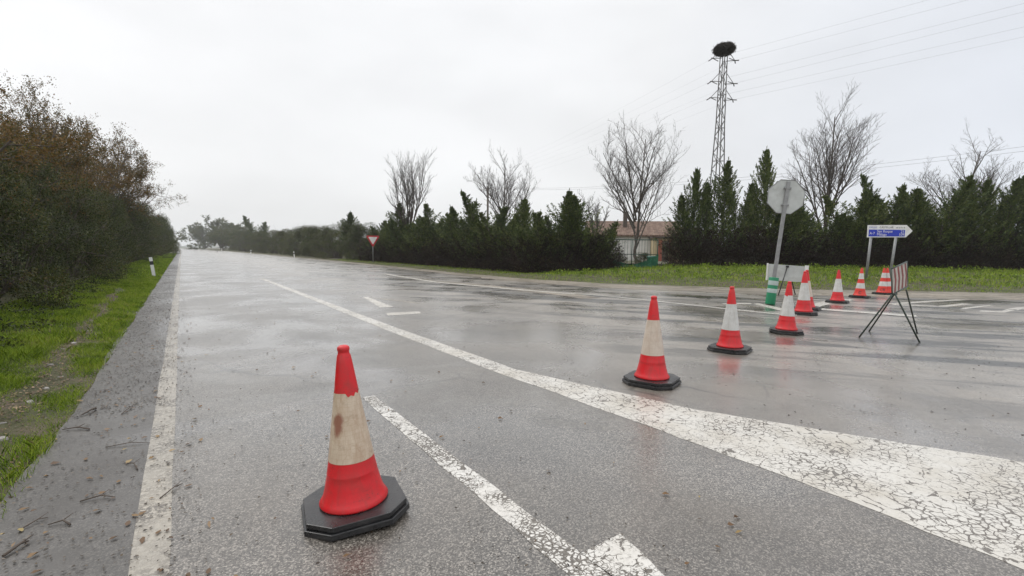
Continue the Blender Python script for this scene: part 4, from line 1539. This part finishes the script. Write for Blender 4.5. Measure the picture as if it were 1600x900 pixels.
# stop sign seen from behind, post leaning
B = at(1203, 476)
dpt = depth_of(B)
T = ray(1233, 279, dpt)
ln, q = axis_frame(B, T)
t = thing('stop_sign', 'octagonal road sign seen from its grey back on a leaning steel post', 'road sign', B)
t.rotation_mode = 'QUATERNION'
t.rotation_quaternion = q @ Quaternion((0, 0, 1), face_yaw(B, math.radians(14)))
bevel(MB().box((0, 0, ln / 2 - 0.05), (0.09, 0.055, ln - 0.05)).build('post', M['galv'], t), 0.008)
rO = 0.435 / math.cos(math.pi / 8)
zc = ln - 0.47
octp = [(rO * math.cos(math.pi / 8 + k * math.pi / 4), zc + rO * math.sin(math.pi / 8 + k * math.pi / 4)) for k in range(8)]
pl = plate(octp, 0.034, 0.040).build('sign_plate', M['signback'], t)
# folded rim of the plate, and the red face on the far side
rim = MB()
for k in range(8):
    a, b = octp[k], octp[(k + 1) % 8]
    rim.tube([(a[0], 0.032, a[1]), (b[0], 0.032, b[1])], 0.011, 6)
rim.build('rim', M['galv'], pl)
f_ = plate([(x * 0.985, zc + (z - zc) * 0.985) for x, z in octp], 0.0415, 0.043).build('sign_face', M['signred'], t)
tx = flat_text('STOP', 0.30, M['white'], t, (0, 0, 0), 'lettering', 'CENTER')
for v in tx.data.vertices: v.co = (-v.co.x, 0.0450 - v.co.y, v.co.z + zc - 0.10)
for zz in (zc - 0.22, zc + 0.22):
    bevel(MB().box((0, 0.0, zz), (0.17, 0.066, 0.045)).build('clamp', M['galv'], t), 0.004)

t = thing('post_sleeve', 'green plastic sleeve with two grey reflective bands round the foot of the leaning sign post', 'post sleeve', B)
t.rotation_mode = 'QUATERNION'
t.rotation_quaternion = q
zz = (476 - 433) / FOC * dpt / math.cos(0)
MB().lathe([(0.0, 0.01), (0.120, 0.01), (0.124, 0.03), (0.120, 0.2), (0.120, zz - 0.02), (0.112, zz), (0.07, zz + 0.004)], 36).build('sleeve', M['green'], t)
MB().lathe([(0.122, zz * 0.44), (0.123, zz * 0.45), (0.123, zz * 0.58), (0.122, zz * 0.59)], 36).build('reflective_band', M['greyband'], t)
MB().lathe([(0.122, zz * 0.72), (0.123, zz * 0.73), (0.123, zz * 0.87), (0.122, zz * 0.88)], 36).build('reflective_band', M['greyband'], t)

# direction sign
dS = 21.5
p0 = atd(1386, dS, 0)
t = thing('direction_sign', 'blue and white arrow-shaped direction sign on two grey posts before the hedge', 'direction sign', p0)
ang = -YAW + math.radians(-2)
t.rotation_euler = (0, 0, ang)
sc_ = dS / FOC
zt = height_at(1380, 352.5, dS); zb = height_at(1380, 371.5, dS)
w0, w1, w2 = (1351 - 1386) * sc_, (1409.5 - 1386) * sc_, (1419 - 1386) * sc_
bd = plate([(w0, zb), (w1, zb + 0.02), (w2, (zt + zb) / 2 + 0.03), (w1, zt + 0.02), (w0, zt)], -0.03, 0.0).build('board', M['white'], t)
plate([(w0 + 0.05, zb + 0.04), (w1 - 0.06, zb + 0.055), (w1 - 0.06, zb + 0.345), (w0 + 0.05, zb + 0.345)], -0.034, -0.031).build('blue_panel', M['blue'], t)
flat_text('CM2222', 0.10, M['blue'], t, (w0 + 0.05, -0.033, zt - 0.135))
flat_text('CASTELLAR', 0.115, M['black'], t, (w0 + 0.50, -0.033, zt - 0.13))
flat_text('de la Fra 8', 0.09, M['black'], t, (w1 - 0.45, -0.033, zt - 0.13))
flat_text('A-7', 0.15, M['white'], t, (w0 + 0.085, -0.037, zb + 0.13))
flat_text('San Roque', 0.155, M['white'], t, (w0 + 0.40, -0.037, zb + 0.22))
flat_text('Málaga', 0.155, M['white'], t, (w0 + 0.40, -0.037, zb + 0.085))
flat_text('21', 0.155, M['white'], t, (w1 - 0.09, -0.037, zb + 0.22), align='RIGHT')
flat_text('109', 0.155, M['white'], t, (w1 - 0.09, -0.037, zb + 0.085), align='RIGHT')
for (ub, vb, ut) in ((1354.5, 446, 1359.5), (1390, 440, 1398)):
    xb = (ub - 1386) * sc_; xt = (ut - 1386) * sc_
    xx = xb + (xt - xb) * 0.94
    MB().tube([(xb, 0.05, -0.05), (xt, 0.05, zt - 0.05)], 0.055, 10).build('post', M['galv'], t)
t.location.z = 0

# yield sign
pY = at(583, 411)
dY = depth_of(pY)
h0 = zg(pY)
zt = height_at(582, 368.5, dY); zb = height_at(582, 386.5, dY)
t = thing('yield_sign', 'inverted white triangle sign with a red border on a slim grey post', 'road sign', (pY[0], pY[1], h0), (0, 0, face_yaw(pY)))
zt -= h0; zb -= h0
hw = 10.5 * dY / FOC
MB().tube([(0, 0.05, -0.1), (0, 0.05, zt - 0.1)], 0.05, 10).build('post', M['galv'], t)


def tri(s, y0, y1):
    cz = zt - (zt - zb) / 3
    pts_ = [(-hw, zt), (0, zb), (hw, zt)]
    pts_ = [(x * s, cz + (z - cz) * s) for x, z in pts_]
    o = []
    for i in range(3):       # blunt the corners
        a, b, c = pts_[i - 1], pts_[i], pts_[(i + 1) % 3]
        o.append((b[0] + (a[0] - b[0]) * 0.07, b[1] + (a[1] - b[1]) * 0.07))
        o.append((b[0] + (c[0] - b[0]) * 0.07, b[1] + (c[1] - b[1]) * 0.07))
    return plate(o, y0, y1)


tri(1.0, -0.01, 0.0).build('red_border', M['signred'], t)
tri(0.66, -0.016, -0.011).build('white_face', M['white'], t)

# far warning sign
dW = 135
pW = atd(340, dW, 0)
t = thing('warning_sign', 'tiny pale triangular sign seen far along the right side of the road', 'road sign', pW, (0, 0, face_yaw(pW)))
zt = height_at(340, 379.5, dW); zb = height_at(340, 386, dW)
hw = 3.2 * dW / FOC
MB().tube([(0, 0.05, -0.1), (0, 0.05, zt - 0.1)], 0.05, 8).build('post', M['galv'], t)
plate([(-hw, zb), (hw, zb), (0, zt)], -0.01, 0.0).build('sign_plate', M['white'], t)

# board on a thin stand behind the stop sign
dB = 16.0
pB = atd(1227, dB, 0)
t = thing('barrier_board', 'grey-backed board with white end strips on thin dark legs, behind the leaning post', 'barrier board', pB, (0, math.radians(1.5), face_yaw(pB)))
zt = height_at(1227, 413.5, dB); zb = height_at(1227, 438, dB)
hw = 25 * dB / FOC
plate([(-hw, zb - 0.02), (hw, zb - 0.03), (hw, zt - 0.03), (-hw, zt)], -0.01, 0.01).build('board', M['signback'], t)
MB().box((-hw - 0.03, -0.03, (zt + zb) / 2), (0.05, 0.10, zt - zb + 0.05)).build('end_strip', M['white'], t)
MB().box((hw + 0.04, -0.03, (zt + zb) / 2 - 0.02), (0.11, 0.08, zt - zb + 0.04)).build('end_strip', M['white'], t)
x0 = (1228 - 1227) * dB / FOC; x1 = (1219 - 1227) * dB / FOC
MB().tube([(x0, -0.03, zt - 0.06), (x1, -0.35, 0.01)], 0.017, 8).build('leg', M['black'], t)
MB().tube([(x0 + 0.02, 0.03, zt - 0.06), (x0 + 0.3, 0.40, 0.01)], 0.017, 8).build('leg', M['black'], t)
MB().tube([(x0 - 0.3, 0.03, zb + 0.02), (x0 - 0.35, 0.40, 0.01)], 0.017, 8).build('leg', M['black'], t)
MB().box((x0, -0.04, zt - 0.06), (0.09, 0.03, 0.06)).build('clamp', M['black'], t)

# striped barrier on folding legs
A1, A2 = at(1342, 528), at(1437, 536)
C1, C2 = at(1358, 518), at(1433, 521)
nr, fr_ = (A1 + A2) / 2, (C1 + C2) / 2
ctr = (nr + fr_) / 2
t = thing('striped_barrier', 'small barrier with bent red and white stripes on thin dark green folding legs', 'barrier', (ctr[0], ctr[1], 0))
lo = lambda p: Vector((p[0] - ctr[0], p[1] - ctr[1], p[2]))
dn_ = depth_of(nr)
TL = ray(1393, 420, dn_); BL = ray(1394, 460, dn_)
dfar = dn_ + 0.35
TR = ray(1417, 409, dfar); BR = ray(1415, 453, dfar)
hN = ray(1398, 458.5, dn_); hF = ray(1416, 452.5, dfar)
for a, b in ((A1, BL), (A2, hN), (C1, hN), (C2, hF)):
    a = lo(a); b = lo(b)
    m_ = a.lerp(b, 0.86) + (b - a).cross(Vector((0, 0, 1))).normalized() * 0.0
    MB().tube([(a.x, a.y, 0.006), m_, b], 0.0125, 8).build('leg', M['frame_green'], t)
rf = MB()
lBR = lo(BL) + lo(TR) - lo(TL)
rf.tube([lo(BL), lBR], 0.014, 8)
rf.tube([lo(BL), lo(TL)], 0.011, 8)
rf.tube([lBR, lo(TR)], 0.011, 8)
rf.tube([lo(TL), lo(TR)], 0.011, 8)
rf.build('frame', M['frame_green'], t)
# board with five vertical stripes that kink half way down
tl, tr_, bl = lo(TL), lo(TR), lo(BL)
br = bl + (tr_ - tl) * 1.0
nrm = (tr_ - tl).cross(bl - tl).normalized()
if nrm.dot(Vector((-ctr[0], -ctr[1], 0.5))) < 0: nrm = -nrm


def bq(s, h):
    return (bl.lerp(br, s)).lerp(tl.lerp(tr_, s), h)


bmb = MB()
q4 = [bq(0.02, 0.02), bq(0.98, 0.02), bq(0.98, 0.98), bq(0.02, 0.98)]
bmb.add([v - nrm * 0.004 for v in q4] + [v + nrm * 0.004 for v in q4], [(3, 2, 1, 0), (4, 5, 6, 7), (0, 1, 5, 4), (1, 2, 6, 5), (2, 3, 7, 6), (3, 0, 4, 7)])
bo = bmb.build('board', M['dirtywhite'], t)
for k in range(4):
    s0 = 0.10 + k * 0.235
    w_ = 0.105
    off = 0.07
    outl = [(s0, 0.03), (s0 + w_, 0.03), (s0 + w_ + off, 0.5), (s0 + w_, 0.97), (s0, 0.97), (s0 + off, 0.5)]
    outl = [(min(0.975, a), b) for a, b in outl]
    for sg in (1, -1):
        pv = [bq(a, b) + nrm * 0.0055 * sg for a, b in outl]
        MB().add(pv, [[0, 1, 2, 5], [5, 2, 3, 4]]).build('stripe', M['darkred'], t)


# delineator posts
def delin(base, top, wpx, label):
    B_ = at(*base)
    d_ = depth_of(B_)
    T_ = ray(*top, d_)
    ln_, q_ = axis_frame(B_, T_)
    t = thing('delineator_post', label, 'delineator', (B_[0], B_[1], 0.0), group='white delineator posts along the road')
    t.rotation_mode = 'QUATERNION'
    t.rotation_quaternion = q_ @ Quaternion((0, 0, 1), face_yaw(B_))
    w = wpx * d_ / FOC / 2
    MB().prism([(-w, -0.03), (w, -0.03), (w * 0.6, 0.03), (-w * 0.6, 0.03)], -0.05, ln_ * 0.62).build('post', M['white'], t)
    MB().prism([(-w * 1.03, -0.032), (w * 1.03, -0.032), (w * 0.6, 0.032), (-w * 0.6, 0.032)], ln_ * 0.62, ln_ * 0.80).build('black_band', M['black'], t)
    MB().prism([(-w, -0.03), (w, -0.03), (w * 0.6, 0.03), (-w * 0.6, 0.03)], ln_ * 0.80, ln_).build('head', M['white'], t)
    return t


delin((241, 433), (235, 402), 4.4, 'leaning white post with a black band in the left grass')
delin((278, 397), (277, 389), 2.0, 'white post farther along the left verge, at the foot of the thicket')
delin((460, 403), (459, 393), 1.4, 'white post on the right verge, nearest beyond the yield sign')
delin((392, 398.5), (392, 391), 1.6, 'white post on the right verge in the middle distance')
delin((346, 394.5), (346, 388.5), 1.6, 'white post beside the tiny far triangular sign')

# ------------------------------------------------------------------ pylon, nest, cables
dP = 46.0
zTop = height_at(1131, 88, dP)
pP = atd(1113, dP, 0.3)
lean = math.atan((1131 - 1113) * dP / FOC / zTop * 0.95)
t = thing('lattice_pylon', 'tall grey steel lattice pylon with three tiers of cross arms behind the hedge', 'pylon', pP)
t.rotation_mode = 'QUATERNION'
rgt = Vector(_r0)
T_ = Vector(ray(1131, 88, dP)) - Vector(pP)
hP = T_.length
t.rotation_quaternion = Vector((0, 0, 1)).rotation_difference(T_.normalized()) @ Quaternion((0, 0, 1), -YAW + math.radians(38))


def hw_at(z):
    return float(np.interp(z, [0, hP * 0.68, hP], [0.66, 0.27, 0.22]))


cs = [(1, 1), (-1, 1), (-1, -1), (1, -1)]
for sx, sy in cs:
    MB().tube([(sx * hw_at(z), sy * hw_at(z), z) for z in (0, hP * 0.3, hP * 0.68, hP)], [0.06, 0.055, 0.05, 0.042], 4).build('leg', M['pylon'], t)
br_ = MB()
z = 0.3
i = 0
while z < hP - 0.5:
    w = hw_at(z)
    st_ = max(0.75, w * 1.35)
    z2 = min(z + st_, hP)
    w2_ = hw_at(z2)
    for k in range(4):
        a, b = cs[k], cs[(k + 1) % 4]
        if (i + k) % 2: a, b = b, a
        br_.tube([(a[0] * w, a[1] * w, z), (b[0] * w2_, b[1] * w2_, z2)], 0.026, 4, False)
        if i % 4 == 0: br_.tube([(a[0] * w, a[1] * w, z), (b[0] * w, b[1] * w, z)], 0.024, 4, False)
    z = z2
    i += 1
br_.build('bracing', M['pylon'], t)
Mq = t.rotation_quaternion.copy()
inv = Mq.inverted()
armdir = inv @ Vector(_r0)
arm_tips = []
fwd_ = inv @ Vector((math.sin(YAW), math.cos(YAW), 0))
for (v, du, dv) in ((93, 21, 3), (127, 20, 3), (151, 19, 3)):
    zc_ = hP - (v - 88) * dP / FOC
    for sgn in (-1, 1):
        root = Vector((0, 0, zc_))
        tip = root + armdir * sgn * 1.02 + Vector((0, 0, 0.12 if sgn < 0 else -0.05))
        mb = MB()
        for ysh_ in (-0.35, 0.35):
            mb.tube([root + armdir * sgn * 0.35 + fwd_ * ysh_, tip], 0.035, 4)
        mb.tube([root + armdir * sgn * 0.35 + Vector((0, 0, 0.85)), tip], 0.028, 4)
        mb.build('cross_arm', M['pylon'], t)
        for dd in (-1, 1):
            ins = MB().tube([tip, tip + armdir * sgn * 0.22 + fwd_ * dd * 0.35 + Vector((0, 0, -0.12))], 0.045, 6)
            ins.build('insulator', M['pylon'], t)
        arm_tips.append(Vector(pP) + Mq @ tip)
t_top = Vector(pP) + T_

# nest
rs = np.random.RandomState(9)
tn = thing('stick_nest', 'big dark stick nest on the top of the lattice pylon', 'nest', t_top + Vector((0, 0, 0.1)))
RX, RZ = 0.84, 0.46
vs, fs = [], []
nn = 28
for i in range(15):
    th = math.pi * i / 14
    for k in range(nn):
        a = 2 * math.pi * k / nn
        rr = 0.78 * (1 + 0.07 * math.sin(3 * a + i) + 0.05 * math.sin(7 * a))
        vs.append((RX * rr * math.sin(th) * math.cos(a), RX * rr * math.sin(th) * math.sin(a), 0.50 - RZ * math.cos(th) * (0.85 if th > math.pi / 2 else 1.0) * 0.95))
for i in range(14):
    for k in range(nn):
        fs.append((i * nn + k, i * nn + (k + 1) % nn, (i + 1) * nn + (k + 1) % nn, (i + 1) * nn + k))
MB().add(vs, fs, True).build('nest_core', M['nest'], tn)
m = 5200
u = rs.normal(size=(m, 3)); u /= np.linalg.norm(u, axis=1, keepdims=True)
c = u * np.array([RX, RX, RZ]) * rs.uniform(0.78, 1.04, (m, 1)) * (1 + 0.10 * np.sin(u[:, :1] * 9 + u[:, 1:2] * 5)) + np.array([0, 0, 0.50])
tang = np.cross(u, rs.normal(size=(m, 3))); tang /= np.linalg.norm(tang, axis=1, keepdims=True)
tang += 0.45 * u * rs.normal(size=(m, 1))
tang[:, 2] *= 0.7
ln_ = rs.uniform(0.15, 0.60, (m, 1))
seg = np.concatenate([c - tang * ln_ / 2, c + tang * ln_ / 2, np.full((m, 1), 0.017), np.full((m, 1), 0.010)], 1)
V, F = tubes_np(seg, 3)
link('sticks', fast_mesh('sticks', V, F), M['nest'], tn)


def cable(p, q, sag, r_, label, group):
    pts_ = []
    p = Vector(p); q = Vector(q)
    for i in range(41):
        s = i / 40
        w = p.lerp(q, s)
        w.z -= 4 * sag * s * (1 - s)
        pts_.append(w)
    o = MB().tube(pts_, r_, 5).build('power_cable', M['cable'])
    return tag(o, label, 'power cable', group)


f0 = Vector((math.sin(YAW), math.cos(YAW), 0))
ends_right = [(1430, 0), (1490, 0), (1590, 0), (1600, 11), (1600, 34), (1600, 50)]
starts = [arm_tips[0], arm_tips[1], arm_tips[2], arm_tips[3], arm_tips[4], arm_tips[5]]
names_ = ['highest', 'second highest', 'third highest', 'fourth highest', 'fifth highest', 'lowest']
for i, (eu, ev) in enumerate(ends_right):
    a = starts[i]
    da = depth_of(a)
    slope_ = (Vector(ray(eu, ev, 34.0 if eu > 1550 else (36.5 if eu > 1480 else 38))) - a)
    b = a + slope_ * (120 / slope_.length)
    cable(a, b, 0.6, 0.0055, f"thin power cable from the pylon up to the right, {names_[i]} of the six", 'pylon cables running to the right')
    # left run fading away behind
    d2 = Vector(ray(850, 225 + i * 7, 85)) - a
    c_ = a + d2 * 1.5
    cable(a, c_, 0.5, 0.004, f"faint power cable from the pylon down to the left, {names_[i]} of the six", 'pylon cables running to the left')

# wooden pole with two service cables
pW = atd(761, 64, 0)
zW = height_at(761, 293, 64)
t = thing('wooden_pole', 'dark wooden utility pole sticking up behind the left hedge', 'utility pole', pW)
MB().tube([(0, 0, 0), (0, 0, zW)], [0.16, 0.12], 10).build('pole', M['wood'], t)
MB().box((0, 0, zW - 0.25), (0.9, 0.08, 0.08), Matrix.Rotation(-YAW, 3, 'Z')).build('cross_arm', M['wood'], t)
pt = Vector((pW[0], pW[1], zW - 0.2))
for i, (ev, lab) in enumerate(((187, 'upper of the two long service cables sloping up to the right edge'), (193, 'lower of the two long service cables sloping up to the right edge'))):
    e_ = Vector(ray(1600, ev, 31.5))
    d2 = e_ - pt
    b = pt + d2 * 1.5
    cable(pt + Vector((0.2 * i, 0, -0.12 * i)), b, 1.9, 0.009, lab, 'service cables')

# ------------------------------------------------------------------ house, gate
dH = 50
pH = atd(985, dH, 0.5)
t = thing('house', 'white single-storey house with a brown tiled roof and a chimney behind the gate', 'house', pH, (0, 0, -YAW + math.radians(-6)))
sH = dH / FOC
zE = height_at(985, 369, dH) - 0.5
zR = height_at(985, 346, dH) - 0.5
bevel(MB().box((0.3, 2.5, zE / 2), (9.2, 5.0, zE)).build('wall', M['wall'], t), 0.02)
rv = [(-4.6, -0.35, zE - 0.05), (5.2, -0.35, zE - 0.05), (5.2, 2.6, zR), (-4.6, 2.6, zR), (-4.6, 5.4, zE - 0.05), (5.2, 5.4, zE - 0.05)]
rv2 = [(a, b, c + 0.16) for a, b, c in rv]
ro_ = MB().add(rv + rv2, [(0, 3, 2, 1), (3, 4, 5, 2), (6, 7, 8, 9), (9, 8, 11, 10), (0, 1, 7, 6), (4, 10, 11, 5), (0, 6, 9, 3), (3, 9, 10, 4), (1, 2, 8, 7), (2, 5, 11, 8)]).build('roof', M['roof'], t)
bevel(MB().box(((977 - 985) * sH, 1.4, zR - 0.1), (0.40, 0.45, 2.2)).build('chimney', M['wood'], ro_), 0.01)
bevel(MB().box(((977 - 985) * sH, 1.4, zR + 1.03), (0.55, 0.6, 0.10)).build('chimney_cap', M['wood'], ro_), 0.01)
xp = (1012 - 985) * sH
bevel(MB().box((xp + 2.3, -0.9, zE * 0.45), (4.4, 1.7, zE * 0.9)).build('porch', M['cream'], t), 0.02)
MB().box((xp + 2.4, -0.95, zE * 0.9 + 0.06), (4.9, 2.1, 0.12)).build('porch_roof', M['wood'], t)
for xx in (xp + 0.75, xp + 1.75):
    MB().box((xx, -1.80, zE * 0.42), (0.34, 0.16, zE * 0.84)).build('brick_pillar', M['brick'], t)
dr = MB().box((xp + 1.25, -1.78, 1.0), (0.8, 0.06, 2.0)).build('door', M['wood'], t)
MB().box((xp + 1.53, -1.84, 1.0), (0.04, 0.06, 0.14)).build('handle', M['galv'], dr)
wn = MB().box((-3.2, -0.02, 1.6), (1.1, 0.08, 1.1)).build('window', M['glass'], t)
MB().box((-3.2, -0.06, 1.03), (1.35, 0.14, 0.07)).build('sill', M['concrete'], wn)

dG = 30.0
pG = atd(986, dG, 0)
pG[2] = zg(pG)
zG = height_at(986, 374, dG) - pG[2]
t = thing('garden_gate', 'dark green metal bar gate in the gap of the conifer hedge', 'gate', pG, (0, 0, -YAW))
wG = 40 * dG / FOC
fm = MB()
for x in (-wG, 0, wG): fm.tube([(x, 0, 0), (x, 0, zG)], 0.03, 8)
fm.tube([(-wG, 0, zG - 0.03), (wG, 0, zG - 0.03)], 0.028, 8)
fm.tube([(-wG, 0, zG * 0.5), (wG, 0, zG * 0.5)], 0.022, 8)
fm.tube([(-wG, 0, 0.08), (wG, 0, 0.08)], 0.026, 8)
fm.build('gate_frame', M['dkgreen'], t)
nb = 18
for k in range(nb):
    x = -wG + 2 * wG * (k + 0.5) / nb
    MB().tube([(x, 0, 0.08), (x, 0, zG - 0.03)], 0.010, 6).build('bar', M['dkgreen'], t)
th = thing('gate_threshold', 'pale concrete strip on the ground under the garden gate', 'threshold', pG, (0, 0, -YAW))
bevel(MB().box((0.1, 0, 0.03), (2 * wG + 0.3, 0.5, 0.10)).build('slab', M['concrete'], th), 0.01)
tg = thing('green_netting', 'green mesh netting sagging across the lower half of the gate', 'netting', pG, (0, 0, -YAW))
nv, nf = [], []
for i in range(31):
    s = i / 30
    x = -wG + 2 * wG * s
    top = 0.30 + 0.62 * abs(2 * s - 0.95) ** 1.6
    for j in range(9):
        nv.append((x, -0.05 - 0.05 * math.sin(i * 0.9) - 0.02 * j % 2, 0.06 + (top - 0.06) * j / 8))
for i in range(30):
    for j in range(8):
        a = i * 9 + j
        nf.append((a, a + 9, a + 10, a + 1))
MB().add(nv, nf, True).build('mesh_sheet', M['net'], tg)
gp = atd(1018, 32.5, 0); gp[2] = zg(gp)
tb = thing('garden_bin', 'teal green plastic bin standing behind the gate', 'bin', gp)
MB().lathe([(0, 0), (0.26, 0), (0.34, 0.8), (0.345, 0.82)], 20).build('bin_body', M['bin'], tb)
MB().lathe([(0.36, 0.80), (0.36, 0.85), (0.2, 0.92), (0, 0.93)], 20).build('lid', M['bin'], tb)
gp = atd(952, 32.0, 0); gp[2] = zg(gp)
tb = thing('flower_pot', 'orange plastic pot behind the left end of the gate', 'pot', gp)
MB().lathe([(0, 0), (0.20, 0), (0.28, 0.45), (0.30, 0.47), (0.30, 0.54), (0.26, 0.54), (0.25, 0.45), (0, 0.44)], 20).build('pot', M['orange'], tb)
a, b = sp_[1]
place('garden_shrub', [a, b], [M['bark'], M['shrub']], ['stem', 'crown'], atd(1003, 33.5, 0.45), 'low green garden shrub behind the middle of the gate', 'shrub', (0.5, 0.5, 0.28), 1.0, None)
a, b = sp_[2]
place('garden_shrub', [a, b], [M['bark'], M['shrub']], ['stem', 'crown'], atd(966, 34.5, 0.45), 'low green garden shrub behind the left half of the gate', 'shrub', (0.45, 0.45, 0.25), 2.0, None)

# ------------------------------------------------------------------ haze
mh, th_ = newmat('haze')
g = NT(th_)
pv = g.n('ShaderNodeVolumePrincipled')
pv.inputs['Color'].default_value = (0.93, 0.95, 0.97, 1)
pv.inputs['Density'].default_value = 0.00042
pv.inputs['Anisotropy'].default_value = 0.2
oo = g.n('ShaderNodeOutputMaterial')
th_.links.new(pv.outputs[0], oo.inputs['Volume'])
hz = MB().box((0, 1150, 22), (3100, 3000, 52)).build('haze', mh)
tag(hz, 'thin damp haze that pales the far trees', 'haze', kind='stuff')
